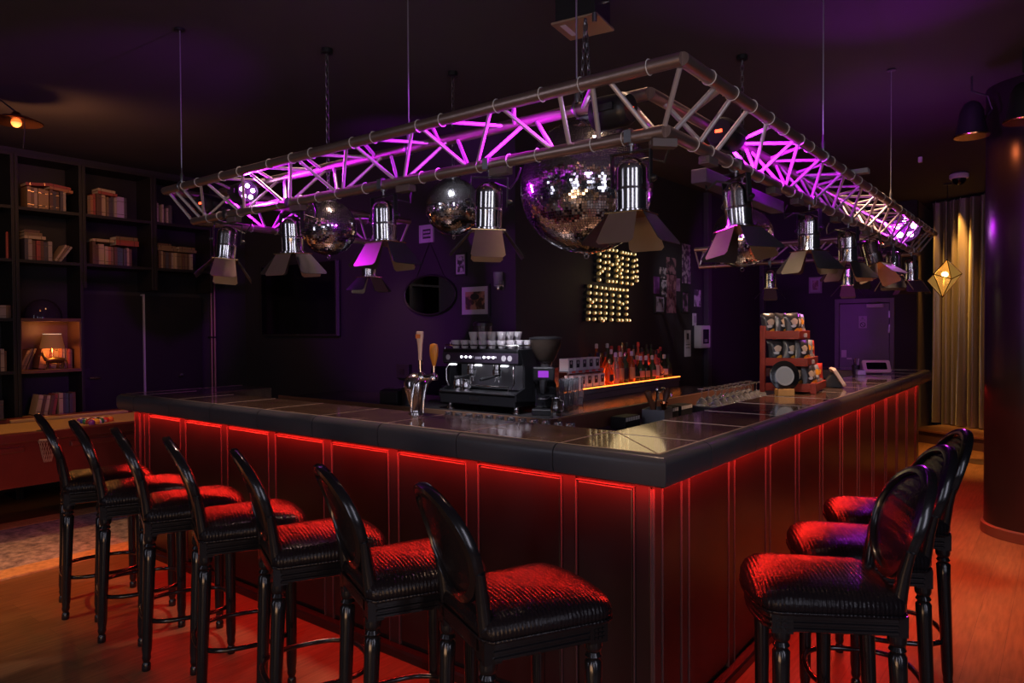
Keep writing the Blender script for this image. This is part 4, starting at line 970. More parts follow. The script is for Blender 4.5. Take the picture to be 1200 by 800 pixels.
hk = thing('wall_hook', 'thin steel coat hook on the far wall beside the snack rack', 'hook', (-2.42,YC-.0005,1.49))
MB().tube([(0,-.0,0),(0,-.06,0),(.0,-.07,.01),(-.14,-.07,.012)], .006, 8).build('hook_arm', m_chrome, hk, smooth=60); MB().lathe([(.025,0),(.02,.01)], 14, M=align((0,0,0),(0,-1,0))).build('hook_plate', m_chrome, hk)

# ------------------------------------------------------------------ back bar
CZ = .93
m_wtop = mat('dark_stone_worktop', (.05,.045,.045), .22, var=.2)
m_bedge = mat('brown_worktop_edge', (.16,.085,.05), .4, var=.2)
wt = thing('back_worktop', 'L-shaped dark worktop with brown edge around the inner wall corner', 'worktop')
wpoly = [(-5.0,YA-.001),(-5.0,1.78),(-1.72,1.78),(-1.72,5.25),(XB+.001,5.25),(XB+.001,YA-.001)]
MB().prism(wpoly, CZ-.04, CZ).build('worktop', m_wtop, wt, bevel=.003)
MB().prism([(-5.0,1.779),(-5.0,1.755),(-1.695,1.755),(-1.695,2.75),(-1.719,2.75),(-1.719,1.779)], CZ-.06, CZ+.012).build('front_edge', m_bedge, wt, bevel=.003)
def cabinet(lab, x0, x1, y0, y1, face, doors, m=m_plast):
    t = thing('back_cabinet', lab, 'cabinet')
    MB().box(x0,x1,y0,y1,.0005,CZ-.0405).build('body', m, t)
    for i in range(doors):
        if face == 'y':
            a = x0+(x1-x0)*i/doors+.01; b = x0+(x1-x0)*(i+1)/doors-.01
            d = MB().box(a,b,y0-.02,y0-.0005,.1,CZ-.07).build('door', m_steel, t, bevel=.003); MB().tube([(a+.05,y0-.045,.78),(b-.05,y0-.045,.78)], .006, 8).build('handle', m_chrome, d, smooth=60)
        else:
            a = y0+(y1-y0)*i/doors+.01; b = y0+(y1-y0)*(i+1)/doors-.01
            d = MB().box(x1+.0005,x1+.02,a,b,.1,CZ-.07).build('door', m_steel, t, bevel=.003); MB().tube([(x1+.045,a+.05,.78),(x1+.045,b-.05,.78)], .006, 8).build('handle', m_chrome, d, smooth=60)
    return t
cabinet('steel fronted cabinet run below the espresso machine worktop', -4.98, -1.76, 1.86, YA-.001, 'y', 6)
cabinet('steel fronted cabinet run below the bottle display worktop', -2.55, -1.78, 2.62, 5.23, 'x', 4)
# stepped bottle display: grey box with lit top edge
rz_ = thing('bottle_riser', 'long grey riser carrying the bottles, orange light along its top edge', 'bottle display', (-2.44,3.89,CZ+.0005))
m_riser = mat('brushed_grey_riser', (.26,.25,.27), .36, metal=.6, bump=.02, bscale=150)
RL = 1.24
MB().box(-.18,.20,-RL,RL,.06,.105).box(-.18,.185,-RL,RL,0,.057).build('riser_body', m_riser, rz_, bevel=.003)
MB().box(-.175,.19,-RL+.01,RL-.01,.105,.109).build('glow_top', mat('orange_lit_acrylic', (.9,.25,.08), .3, emit=(1,.09,.01), es=.55), rz_)
MB().box(.19,.20,-RL,RL,.1052,.113).build('light_strip', m_orange, rz_)
RZT = CZ+.11
def bottle_proto(kind, g, cap, labm, tall=1.0):
    t = thing('liquor_bottle', 'x', 'bottle')
    P_ = {0:[(.034,0),(.037,.006),(.037,.17),(.033,.195),(.016,.225),(.0145,.29),(.016,.292),(.016,.30)],
          1:[(.040,0),(.043,.008),(.043,.12),(.040,.14),(.018,.175),(.0150,.235),(.017,.237),(.017,.245)],
          2:[(.030,0),(.032,.006),(.032,.20),(.028,.225),(.0135,.25),(.013,.315),(.015,.317),(.015,.325)],
          3:[(.045,0),(.050,.012),(.052,.07),(.045,.115),(.022,.145),(.016,.165),(.015,.20),(.018,.202),(.018,.21)]}[kind]
    P_ = [(r, z*tall) for r, z in P_]
    MB().lathe(P_, 18).build('bottle_glass', g, t, smooth=50)
    r = P_[-1][0]; z = P_[-1][1]
    MB().lathe([(r+.002,z-.035),(r+.002,z+.004),(r-.003,z+.012),(.001,z+.012)], 14).build('cap', cap, t, smooth=50)
    rr_ = P_[2][0]+.0008; z0 = P_[1][1]+.025; z1 = P_[2][1]-.02
    vs = []; nn = 14
    for k in range(nn+1):
        a = -1.15+2.3*k/nn
        vs += [(rr_*cos(a), rr_*sin(a), z0), (rr_*cos(a), rr_*sin(a), z1)]
    MB().add(vs, [(2*k,2*k+2,2*k+3,2*k+1) for k in range(nn)]).build('label', labm, t, smooth=60)
    return t
m_gl = [mat('amber_liquor', (.55,.16,.04), .08, trans=.55), mat('clear_liquor', (.75,.62,.58), .06, trans=.7), mat('dark_bottle_glass', (.025,.03,.02), .08), mat('rose_liquor', (.75,.22,.16), .08, trans=.55), mat('green_bottle_glass', (.05,.09,.04), .08)]
glname = ['amber','clear','near black','rose','dark green']
m_caps = [m_plast, m_paper, m_brass, mat('red_cap', (.5,.05,.04), .4)]; capn = ['black cap','white cap','brass cap','red cap']
m_labs = [m_cream, mat('tan_label', (.55,.33,.18), .6), m_dark, mat('salmon_label', (.70,.30,.22), .6)]; labn = ['cream label','tan label','black label','salmon label']
rb = random.Random(11)
spots_b = []
for r_i, (xo, n_, y0_, y1_) in enumerate([(-2.32,13,3.62,5.06),(-2.42,13,3.60,5.08),(-2.53,13,3.60,5.06)]):
    for k in range(n_): spots_b.append((xo+rb.uniform(-.012,.012), y0_+(y1_-y0_)*(k+.5)/n_+rb.uniform(-.012,.012), r_i))
pc_ = {}; rown = ['front','middle','back']
cnt = {}
for x, y, r_i in spots_b:
    kd = rb.choice([0,1,3,1]) if r_i == 0 else rb.choice([0,2,0,2,1] if r_i == 2 else [0,1,2])
    key = (kd, rb.randrange(5), rb.randrange(4), rb.randrange(4))
    tl = 1.0 if r_i < 2 else 1.18
    k2 = key+(tl,)
    if k2 in pc_: o = dup(pc_[k2])
    else: o = pc_[k2] = bottle_proto(kd, m_gl[key[1]], m_caps[key[2]], m_labs[key[3]], tl)
    cnt[r_i] = cnt.get(r_i, 0)+1
    o.location = (x,y,RZT+.0005); o.rotation_euler = (0,0,rb.uniform(-.5,.2))
    tag(o, '%s bottle, %s, %s, %s in the riser\'s %s row' % (glname[key[1]], capn[key[2]], labn[key[3]], ordn[cnt[r_i]-1], rown[r_i]), 'bottle', 'liquor bottles on the lit riser')
point('bottle_glow_light', (-2.37,3.7,RZT+.05), 2.2, (1,.16,.03), .05)
point('bottle_glow_light', (-2.37,4.6,RZT+.05), 2.2, (1,.16,.03), .05)
point('bottle_glow_light', (-2.47,4.2,RZT+.03), 1.5, (1,.16,.03), .05)
# cartons on a small two-tier rack between grinder and bottles
rk = thing('carton_rack', 'small grey two tier rack holding white cartons beside the bottles', 'rack', (-2.44,3.26,RZT-.0005))
MB().box(-.10,.12,-.30,.30,.150,.160).build('shelf', m_riser, rk, bevel=.002); MB().box(-.10,.17,-.30,.30,0,.008).build('shelf', m_riser, rk, bevel=.002)
for y in (-.295,.288): MB().box(-.10,-.085,y-.005,y+.005,.008,.15).build('upright', m_riser, rk); MB().box(.10,.115,y-.005,y+.005,.008,.15).build('upright', m_riser, rk)
MB().box(.12,.123,-.30,.30,.142,.168).build('price_rail', mat('rail_grey', (.4,.38,.4), .5), rk)
m_sq = mat('red_square_print', (.6,.08,.05), .5)
def carton():
    o = MB().box(-.05,.05,-.045,.045,0,.115).build('carton', m_white, bevel=.003)
    MB().box(.0501,.0512,-.026,.026,.030,.10).build('label', m_dark, o)
    MB().lathe([(.001,.0),(.011,.0),(.011,.0008),(.001,.0008)], 12, M=align((.0513,0,.075),(.06,0,.075))).prism([(-.009,.0),(.009,.0),(0,.02)], 0, .0008, M=Matrix(((0,0,1,.0513),(1,0,0,0),(0,1,0,.078),(0,0,0,1)))).build('drop_mark', m_paper, o)
    return o
c0 = carton()
for i in range(10):
    up_ = i < 5; k = i % 5
    o = c0 if i == 0 else dup(c0)
    o.location = (-2.39+(.0 if up_ else .055), 3.26-.23+.115*k, RZT+(.1605 if up_ else .0085))
    tag(o, 'white carton with dark label, %s from the grinder, %s rack tier' % (ordn[k], 'upper' if up_ else 'lower'), 'carton', 'white cartons in the small rack')
for k in range(5): MB().box(.1235,.1245,-.255+.115*k,-.195+.115*k,.146,.164).build('red_ticket', m_sq, rk)
# glasses (stacked tumblers and upturned coupes)
def tumbler():
    return MB().lathe([(.026,0),(.028,.004),(.035,.115),(.033,.115),(.0265,.012),(.001,.010)], 16).build('tumbler', m_glass, smooth=50)
g0 = tumbler(); n = 0
for r_i in range(2):
    for k in range(6):
        for lv in range(2):
            o = g0 if n == 0 else dup(g0)
            o.location = (-2.19+.076*r_i, 2.44+.076*k, CZ+.001+.118*lv)
            tag(o, 'clear tumbler, %s from the grinder, %s row, %s layer of stack' % (ordn[k], ('back','front')[r_i], ('lower','upper')[lv]), 'glass', 'stacked tumblers beside the grinder'); n += 1
# espresso machine
em = thing('espresso_machine', 'two group black and chrome espresso machine on the back worktop', 'espresso machine', (-2.50,2.14,CZ+.0005), 0)
HW = .395
for sx in (-1,1):
    for sy in (-.17,.2): MB().lathe([(.03,0),(.03,.01),(.022,.02),(.022,.06)], 14, (sx*(HW-.05),sy,0)).build('foot', m_chrome, em, smooth=40)
MB().box(-HW,HW,-.25,.27,.055,.145).build('base', m_metalb, em, bevel=.008)
MB().box(-.07,.03,-.2525,-.2495,.09,.12).build('badge', m_steel, em)
MB().box(-HW,HW,-.26,-.02,.145,.155).build('drip_tray', m_steel, em, bevel=.003)
for k in range(16): pass
MB().box(-HW+.03,HW-.03,-.02,.25,.155,.47).build('boiler_body', m_metalb, em, bevel=.01)
MB().box(-HW+.04,HW-.04,-.025,-.02,.17,.37).build('splash_back', mat('brushed_splash_back', (.55,.55,.58), .32, metal=1), em)
MB().box(-HW,HW,-.21,.27,.375,.50).build('head_unit', m_metalb, em, bevel=.012)
MB().box(-HW-.003,HW+.003,-.215,-.205,.39,.47).build('control_panel', mat('violet_grey_panel', (.12,.09,.14), .3, metal=.6), em, bevel=.004)
for sx, w in ((-HW-.012,.022),(HW-.010,.022)):
    MB().prism([(-.25,.10),(.27,.06),(.27,.50),(-.20,.50),(-.14,.36),(-.14,.20),(-.25,.16)], sx, sx+w, M=Matrix(((0,0,1,0),(1,0,0,0),(0,1,0,0),(0,0,0,1)))).build('side_panel', m_metalb, em, bevel=.004)
for x in (-.33,.26,.32): MB().add(*ring((0,0,0), .018, .008, M=align((x,-.2155,.43),(x,-.30,.43)), t=.004)).lathe([(.001,0),(.013,0),(.013,.003),(.001,.003)], 14, M=align((x,-.2155,.43),(x,-.30,.43))).build('gauge', m_white, em, smooth=40)
for x0 in (-.18,.06):
    for k in range(6): MB().lathe([(.009,0),(.009,.006),(.006,.008)], 10, M=align((x0+.024*k,-.2155,.435),(x0+.024*k,-.3,.435))).build('button', m_glow if k % 2 == 0 else m_paper, em, smooth=40)
MB().box(-.035,.03,-.2175,-.2145,.42,.44).build('display', mat('grey_display', (.4,.38,.45), .3, emit=(.6,.5,.7), es=.15), em)
for x in (-.15,.12):
    MB().lathe([(.040,.0),(.040,.03),(.034,.035),(.034,.075)], 20, (x,-.125,.30)).build('group_head', m_chrome, em, smooth=40)
    h = MB().lathe([(.03,0),(.038,.01),(.038,.03)], 20, (x,-.125,.268)).build('portafilter', m_chrome, em, smooth=40)
    MB().tube([(x,-.16,.282),(x-.015,-.25,.272),(x-.02,-.31,.262)], [.010,.013,.011], 10).build('handle', m_plast, h, smooth=60)
    MB().tube([(x-.012,-.125,.268),(x-.02,-.13,.245),(x-.02,-.13,.235)], .006, 8).tube([(x+.012,-.125,.268),(x+.02,-.13,.245),(x+.02,-.13,.235)], .006, 8).build('spout', m_chrome, h, smooth=60)
for x in (-.29,-.015,.255): MB().box(x-.03,x+.03,-.212,-.19,.365,.374).build('task_light', m_glow, em)
for x, s in ((-.35,-1),(.335,1)):
    MB().tube([(x,-.18,.375),(x+.01*s,-.21,.33),(x+.015*s,-.20,.24),(x-.01*s,-.20,.19)], .006, 8).build('steam_wand', m_chrome, em, smooth=60)
MB().tube([(-.24,-.16,.20),(.26,-.16,.20)], .008, 8).tube([(-.24,-.16,.20),(-.24,-.16,.155)], .006, 8).tube([(.26,-.16,.20),(.26,-.16,.155)], .006, 8).build('cup_rail', m_chrome, em, smooth=60)
MB().tube([(-HW+.01,-.19,.50),(-HW+.01,-.19,.53),(HW-.01,-.19,.53),(HW-.01,-.19,.50)], .005, 8).tube([(-HW+.01,.25,.50),(-HW+.01,.25,.53),(-HW+.01,-.19,.53)], .005, 8).tube([(HW-.01,.25,.50),(HW-.01,.25,.53),(HW-.01,-.19,.53)], .005, 8).build('cup_gallery', m_chrome, em, smooth=60)
def jug(x, y, z, r, h, l):
    t = thing('milk_jug', l, 'milk jug', (x,y,z))
    MB().lathe([(r*.95,0),(r,.006),(r*.98,h*.5),(r*.78,h*.85),(r*.85,h),(r*.80,h),(r*.72,h*.85),(r*.9,h*.4),(.001,.006)], 20).build('jug_body', m_chrome, t, smooth=50)
    MB().tube([(r*.8,0,h*.9),(r*1.5,0,h*.85),(r*1.5,0,h*.35),(r*.97,0,h*.3)], .005, 8).build('handle', m_chrome, t, smooth=60)
jug(-2.77, 1.98, CZ+.156, .042, .115, 'taller steel milk jug on the drip tray of the espresso machine')
jug(-2.66, 1.955, CZ+.156, .034, .09, 'shorter steel milk jug on the drip tray of the espresso machine')
jug(-1.80, 2.0, CZ+.001, .045, .14, 'steel milk jug on the worktop by the grinder')
# cups stacked on the machine
def cup():
    o = MB().lathe([(.022,0),(.026,.003),(.040,.06),(.041,.068),(.038,.068),(.024,.008),(.001,.006)], 18).build('coffee_cup', m_white, smooth=50)
    MB().tube([(.037,0,.055),(.058,0,.05),(.056,0,.025),(.031,0,.018)], .004, 6).build('handle', m_white, o, smooth=60)
    return o
cu = cup(); zt = CZ+.0005+.5008; n = 0
for r_i, yy in enumerate((2.0,2.1,2.2)):
    for k in range(7):
        if r_i == 1 and k < 2: continue
        if r_i == 2 and k < 2: continue
        for lv in range(2 if (2 <= k <= 5) else 1):
            o = cu if n == 0 else dup(cu)
            o.location = (-2.81+.098*k, yy, zt+lv*.0685); o.rotation_euler = (0,0,-1.3+.1*k if k else 3.3)
            tag(o, 'white cup on the espresso machine, %s from canister side, %s row, %s layer' % (ordn[k], ('front','middle','rear')[r_i], ('lower','upper')[lv]), 'cup', 'white cups stacked on the espresso machine'); n += 1
hp = thing('bean_canister', 'black bean canister with chrome band standing on the espresso machine', 'canister', (-2.73,2.25,zt))
MB().lathe([(.075,0),(.08,.01),(.08,.10)], 24).lathe([(.082,.185),(.082,.21),(.06,.225),(.001,.228)], 24).build('canister_body', m_metalb, hp, smooth=40)
MB().lathe([(.079,.10),(.079,.185)], 24).build('clear_band', m_hopper, hp, smooth=40)
MB().box(-.02,.02,-.085,-.078,.11,.18).build('chrome_plate', m_chrome, hp)
# coffee grinder
gr = thing('coffee_grinder', 'black coffee grinder with smoked hopper beside the espresso machine', 'coffee grinder', (-1.965,2.10,CZ+.0005), radians(25))
MB().box(-.09,.09,-.13,.13,0,.05).build('base', m_metalb, gr, bevel=.01)
MB().prism([(-.02,.05),(.12,.05),(.12,.37),(-.10,.37),(-.10,.26),(-.02,.22)], -.085, .085, M=Matrix(((0,0,1,0),(1,0,0,0),(0,1,0,0),(0,0,0,1)))).build('body', m_black, gr, bevel=.012)
MB().lathe([(.045,.37),(.05,.40),(.06,.405)], 24).build('hopper_collar', m_chrome, gr, smooth=40)
MB().lathe([(.055,.405),(.075,.43),(.115,.52),(.125,.58),(.122,.58),(.11,.52),(.07,.432),(.05,.41)], 28).build('hopper', m_hopper, gr, smooth=50)
MB().lathe([(.05,.412),(.07,.435),(.108,.525),(.001,.53)], 24).build('coffee_beans', mat('roasted_beans', (.035,.016,.008), .45, bump=.6, bscale=250), gr, smooth=50)
MB().lathe([(.128,.58),(.128,.592),(.08,.60),(.001,.60)], 28).build('hopper_lid', m_plast, gr, smooth=40)
MB().tube([(0,-.10,.26),(0,-.115,.22),(0,-.115,.17)], [.03,.025,.018], 14).build('dosing_chute', m_metalb, gr, smooth=50)
MB().tube([(-.03,-.05,.13),(-.03,-.15,.13),(.03,-.15,.13),(.03,-.05,.13)], .005, 8).build('fork', m_chrome, gr, smooth=60)
MB().lathe([(.018,0),(.018,.012)], 14, M=align((.086,-.03,.09),(.2,-.03,.09))).build('dial', m_chrome, gr, smooth=40)
MB().box(-.04,.04,-.105,-.099,.29,.34).build('display', mat('purple_glass_display', (.12,.03,.2), .1, emit=(.5,.05,.9), es=.5), gr)
# small things on the tap-side worktop
bxo = thing('till_printer', 'low black receipt printer on the back worktop behind the beer tap', 'printer', (-3.58,2.02,CZ+.0005), .15)
MB().prism([(-.10,0),(.10,0),(.10,.10),(-.02,.13),(-.10,.11)], -.10,.10, M=Matrix(((0,0,1,0),(1,0,0,0),(0,1,0,0),(0,0,0,1)))).build('housing', m_plast, bxo, bevel=.008)
MB().box(-.07,.07,-.06,.02,.1255,.128).build('paper_slot', m_steel, bxo)
cn = thing('steel_canister', 'brushed steel canister with lid next to the receipt printer', 'canister', (-3.37,1.99,CZ+.0005))
MB().lathe([(.058,0),(.06,.004),(.06,.135),(.062,.138),(.062,.15)], 24).build('canister_body', m_steel, cn, smooth=40)
MB().lathe([(.05,.15),(.045,.162),(.03,.166),(.001,.167)], 24).build('lid', m_cream, cn, smooth=50)
ms = thing('order_screen', 'black touch screen leaning on the back worktop by the purple wall', 'screen', (-3.32,2.36,CZ+.0005), .1)
MB().box(-.2,.2,-.012,.012,.05,.33,M=Matrix.Rotation(-.35,4,'X')).build('screen', m_screen, ms, bevel=.006)
MB().tube([(-.202,-.0,.05),(-.202,.0,.332),(.202,.0,.332),(.202,.0,.05)], .005, 6).xf(Matrix.Rotation(-.35,4,'X')).build('bezel', m_metalb, ms)
MB().box(-.09,.09,-.08,.16,0,.012).box(-.03,.03,.03,.05,.012,.14).build('stand', m_metalb, ms, bevel=.003)
wl = thing('wall_socket', 'black switch box on the wall beyond the receipt printer', 'switch', (-4.05,YA-.0005,1.17))
MB().box(-.09,.09,-.05,0,-.07,.07).build('housing', m_plast, wl, bevel=.006); MB().box(-.03,.03,-.054,-.05,-.03,.03).build('rocker', m_metalb, wl)
# sink unit and tools in front of the bottle worktop
su = thing('sink_unit', 'dark steel sink unit standing in front of the bottle worktop', 'sink unit', (-1.47,3.72,0))
m_dsteel = mat('dark_brushed_steel', (.13,.13,.15), .35, metal=.9)
MB().box(-.215,.20,-.95,.95,.0005,.845).build('body', m_dsteel, su)
MB().box(-.215,.215,-.96,.96,.845,.875).build('sink_top', m_steel, su, bevel=.004)
for y in (-.62,0,.62):
    d = MB().box(.2005,.22,y-.29,y+.29,.12,.80).build('door', m_dsteel, su, bevel=.004); MB().tube([(.245,y-.2,.72),(.245,y+.2,.72)], .007, 8).build('handle', m_chrome, d, smooth=60)
MB().lathe([(.11,.876),(.105,.885),(.10,.878)], 24, (0,-.55,0), ).build('sink_rim', m_chrome, su, smooth=40)
MB().tube([(-.1,-.5,.876),(-.1,-.5,1.02),(-.06,-.5,1.07),(.0,-.5,1.06),(.03,-.5,1.0)], .012, 10).build('tap', m_chrome, su, smooth=60)
# bar tools in a caddy near the pillar side counter
def onZ(px, py, z):
    d = fw + r2*(px-600)/FPX - u2*(py-400)/FPX; q = CAMP + d*((z-CAMP.z)/d.z); return q.x, q.y
stn = thing('bar_station', 'dark inner shelf unit along the back of the pillar side counter', 'shelf unit', (-.36,2.6,0))
MB().box(-.62,.0,-1.75,2.2,.0005,.97).build('station_body', m_plast, stn)
MB().box(-.64,.0,-1.75,2.2,.97,1.0).build('station_top', m_dsteel, stn, bevel=.003)
MB().box(-.64,-.615,-1.75,1.3,1.0,1.095).build('upstand', m_bwood, stn)
kz = 1.0005
cd = thing('tool_caddy', 'open steel caddy of bar tools behind the counter corner', 'caddy', (-.80,1.66,kz), .2)
MB().box(-.07,.07,-.10,.10,0,.004).box(-.07,-.066,-.10,.10,.004,.09).box(.066,.07,-.10,.10,.004,.09).box(-.066,.066,-.10,-.096,.004,.09).box(-.066,.066,.096,.10,.004,.09).build('caddy_body', m_steel, cd)
def stick(name, lab, cat, x, y, z, rx, ry, parts):
    t = thing(name, lab, cat, (x,y,z), rot=(rx,ry,0))
    for pn, prof, m_ in parts: MB().lathe([(r, q*.8) for r, q in prof], 14).build(pn, m_, t, smooth=50)
stick('muddler','brown wooden muddler leaning out of the tool caddy','muddler',-.78,1.62,kz+.01,.38,-.15,[('shaft',[(.016,0),(.018,.01),(.014,.10),(.018,.22),(.020,.26),(.012,.27)],mat('walnut_muddler', (.16,.06,.03), .45))])
stick('wooden_spoon','second brown wooden tool leaning away from the muddler','spoon',-.80,1.70,kz+.01,-.42,.05,[('shaft',[(.010,0),(.010,.16),(.022,.20),(.024,.24),(.012,.27)],mat('dark_walnut', (.10,.035,.02), .45))])
stick('jigger','copper measuring cup in the tool caddy','jigger',-.76,1.67,kz+.05,.2,.1,[('cup',[(.022,0),(.024,.002),(.012,.05),(.026,.10),(.024,.10),(.010,.05)],m_copper)])
stick('bar_spoon','thin steel bar spoon standing in the tool caddy','spoon',-.82,1.66,kz+.01,.05,.12,[('shaft',[(.004,0),(.004,.22),(.010,.235),(.012,.25),(.004,.265)],m_chrome)])
for i, (y, l) in enumerate(((1.36,'small pale ticket strip behind the counter nearest the corner'),(1.90,'small pale ticket strip behind the counter beyond the tool caddy'),(2.12,'small pale ticket strip before the row of upturned glasses'))):
    t = thing('ticket_strip', l, 'ticket strip', (-.86,y,kz))
    MB().box(-.05,.05,-.09,.09,0,.07).build('holder', m_dwood, t, bevel=.004)
    g = MB()
    for k in range(6): g.box(.0505,.0515,-.085+.029*k,-.062+.029*k,.045,.067)
    g.build('pale_tickets', m_cream, t)
def coupe():
    return MB().lathe([(.040,0),(.042,.002),(.034,.03),(.018,.05),(.004,.058),(.004,.105),(.03,.112),(.031,.115),(.001,.115)], 16).build('coupe_glass', m_glass, smooth=50)
q0 = coupe(); n = 0
for r_i in range(2):
    for k in range(9):
        o = q0 if n == 0 else dup(q0)
        o.location = (-.78+.10*r_i, 2.30+.115*k, kz+.051)
        tag(o, 'upturned stemmed glass, %s from the counter corner, %s row of the glass tray' % (ordn[k], ('inner','outer')[r_i]), 'glass', 'upturned glasses on the inner shelf'); n += 1
tr = thing('glass_tray', 'long dark tray under the upturned glasses behind the counter', 'tray', (-.73,2.76,kz))
MB().box(-.11,.11,-.50,.52,0,.045).build('tray_body', m_dsteel, tr, bevel=.004)
MB().box(-.11,.11,-.50,-.495,.045,.0505).box(-.11,.11,.515,.52,.045,.0505).box(-.11,-.105,-.495,.515,.045,.0505).box(.105,.11,-.495,.515,.045,.0505).build('tray_rim', m_steel, tr)

# beer tap on the inner edge of the long front
bt = thing('beer_tap', 'chrome beer tap with pale and amber handles on the long front', 'beer tap', (-1.50,.30,ZT+.0005))
bt.scale = (.9,.9,.88)
MB().lathe([(.045,0),(.045,.006),(.030,.012),(.026,.03)], 24, (-.05,0,0)).build('base', m_chrome, bt, smooth=40)
MB().lathe([(.030,.02),(.036,.045),(.055,.10),(.070,.155),(.072,.19),(.058,.225),(.03,.245),(.001,.25)], 28, (-.05,0,0)).build('tower', m_chrome, bt, smooth=60)
MB().tube([(-.03,-.02,.205),(.06,-.05,.225),(.16,-.05,.235)], [.022,.020,.018], 14).build('cross_arm', m_chrome, bt, smooth=60)
for x, l in ((.055,.0),(.15,.0)):
    MB().lathe([(.024,0),(.027,.012),(.022,.03),(.012,.045)], 18, (x,-.055,.215)).build('valve', m_chrome, bt, smooth=50)
    MB().tube([(x,-.07,.225),(x-.004,-.115,.19),(x-.010,-.125,.10),(x-.016,-.125,.03)], [.012,.010,.008,.008], 10).build('spout', m_chrome, bt, smooth=60)
MB().lathe([(.008,.25),(.011,.30),(.014,.33)], 12, (.045,-.055,0)).build('handle_ferrule', m_chrome, bt, smooth=50)
MB().lathe([(.012,.32),(.013,.36),(.017,.42),(.026,.475),(.026,.50),(.020,.502)], 14, (.043,-.055,0), sy=.6).build('handle', mat('pale_tap_handle', (.72,.52,.40), .4), bt, smooth=50)
MB().box(.025,.061,-.073,-.0705,.46,.485).build('handle_badge', mat('orange_badge', (.75,.22,.05), .4), bt)
MB().lathe([(.007,.25),(.009,.30)], 12, (.155,-.055,0)).build('handle_ferrule', m_chrome, bt, smooth=50)
MB().lathe([(.009,.295),(.018,.32),(.029,.36),(.031,.40),(.026,.425),(.001,.432)], 18, (.155,-.055,0), sy=.6).build('handle', mat('amber_tap_handle', (.62,.24,.03), .3), bt, smooth=60)
# row of small upturned glass rims glinting just behind the counter edge
sh_ = thing('inner_shelf', 'dark under-counter shelf along the inside of the long front', 'shelf unit', (-2.0,.62,0))
MB().box(-1.6,1.1,-.24,.12,.0005,1.03).build('shelf_body', m_plast, sh_); MB().box(-1.6,1.1,-.24,.14,1.03,1.045).build('shelf_top', m_dsteel, sh_, bevel=.003)
sg0 = MB().lathe([(.028,0),(.030,.002),(.022,.075),(.023,.078),(.001,.078)], 14).build('shot_glass', m_glass, smooth=50); n = 0
for k in range(12):
    for r_i in range(1):
        o = sg0 if n == 0 else dup(sg0)
        o.location = (-1.55+.075*k, .56, 1.0455)
        tag(o, 'small upturned glass, %s from the beer tap, glinting behind the long counter' % ordn[k], 'glass', 'small upturned glasses behind the long front'); n += 1

# ------------------------------------------------------------------ things on the pillar side counter
ck = Matrix.Identity(4)
sr = thing('snack_rack', 'three tier red brown wooden rack full of crisp bags', 'snack rack', (-.115,2.62,ZT+.0015), radians(6))
# local: +y runs along the long open side, -x is depth
for z, dx in ((.012,0),(.185,-.05),(.37,-.10)):
    MB().box(-.34,dx,.0,.46-.03*(z > .1)-.03*(z > .3),z,z+.012).build('shelf', m_rwood, sr)
    MB().box(dx-.012,dx,.0,.46-.03*(z > .1)-.03*(z > .3),z+.0,z+.055).build('shelf_lip', m_rwood, sr, bevel=.002)
    MB().box(-.34,dx-.0125,-.0,.012,z+.0125,z+.055).build('end_lip', m_rwood, sr, bevel=.002)
for y in (-.012,.40): MB().box(-.36,-.325,y,y+.032,0,.46).build('rear_post', m_rwood, sr, bevel=.003)
MB().box(-.03,.004,-.012,.02,0,.075).build('corner_post', m_rwood, sr, bevel=.003)
for z in (.20,.385): MB().box(.0,.003,.17,.27,z-.005,z+.022).build('price_ticket', m_paper, sr, loc=(-.05 if z < .3 else -.10,0,0))
m_bag = [mat('black_crisp_bag', (.03,.028,.032), .28, bump=.3, bscale=20), mat('grey_crisp_bag', (.33,.33,.38), .25, bump=.3, bscale=20, metal=.3), mat('red_crisp_bag', (.5,.04,.03), .3, bump=.3, bscale=20)]
m_or = mat('orange_bag_print', (.85,.36,.04), .45); m_tanp = mat('cream_bag_print', (.62,.47,.36), .5)
def bag(mi):
    t = thing('crisp_bag', 'x', 'crisp bag')
    W, H, T = .062, .165, .03; vs = []; nx, nz = 10, 12
    for s in (1, -1):
        for j in range(nz+1):
            v = j/nz
            for i in range(nx+1):
                q = i/nx; pf = (max(0, 1-(2*q-1)**2)**.6)*(max(0, 1-(2*v-1)**4)**.7)
                wr = .003*sin(19*q+5*v)*pf
                vs.append((s*(T*pf)+wr+.001*s, (q-.5)*2*W*(1-.10*sin(pi*v)), v*H))
    n1 = (nx+1)*(nz+1)
    fs = []
    for b in (0, n1):
        for j in range(nz):
            for i in range(nx): fs.append((b+j*(nx+1)+i, b+j*(nx+1)+i+1, b+(j+1)*(nx+1)+i+1, b+(j+1)*(nx+1)+i))
    MB().add(vs, fs).build('bag', m_bag[mi], t, smooth=60)
    def patch(y0, z0, ry, rz__, m_, nm):
        vs = []; n_ = 20; 
        for k in range(n_):
            y = y0+ry*cos(2*pi*k/n_)*(1+.15*sin(5*2*pi*k/n_)); z = z0+rz__*sin(2*pi*k/n_)
            q = y/(2*W*(1-.10*sin(pi*z/H)))+.5; v = z/H
            pf = (max(0,1-(2*q-1)**2)**.6)*(max(0,1-(2*v-1)**4)**.7)
            vs.append((T*pf+.0045, y, z))
        q = .5+y0/(2*W); v = z0/H; pf = (max(0,1-(2*q-1)**2)**.6)*(max(0,1-(2*v-1)**4)**.7)
        vs.append((T*pf+.0055, y0, z0))
        MB().add(vs, [(k,(k+1) % n_,n_) for k in range(n_)]).build(nm, m_, t, smooth=60)
    patch(.0,.105,.028,.022,m_tanp if mi == 0 else m_or,'bag_print')
    patch(.015,.038,.026,.020,m_or if mi == 0 else m_tanp,'bag_print')
    patch(-.012,.075,.02,.010,m_paper,'bag_print')
    return t
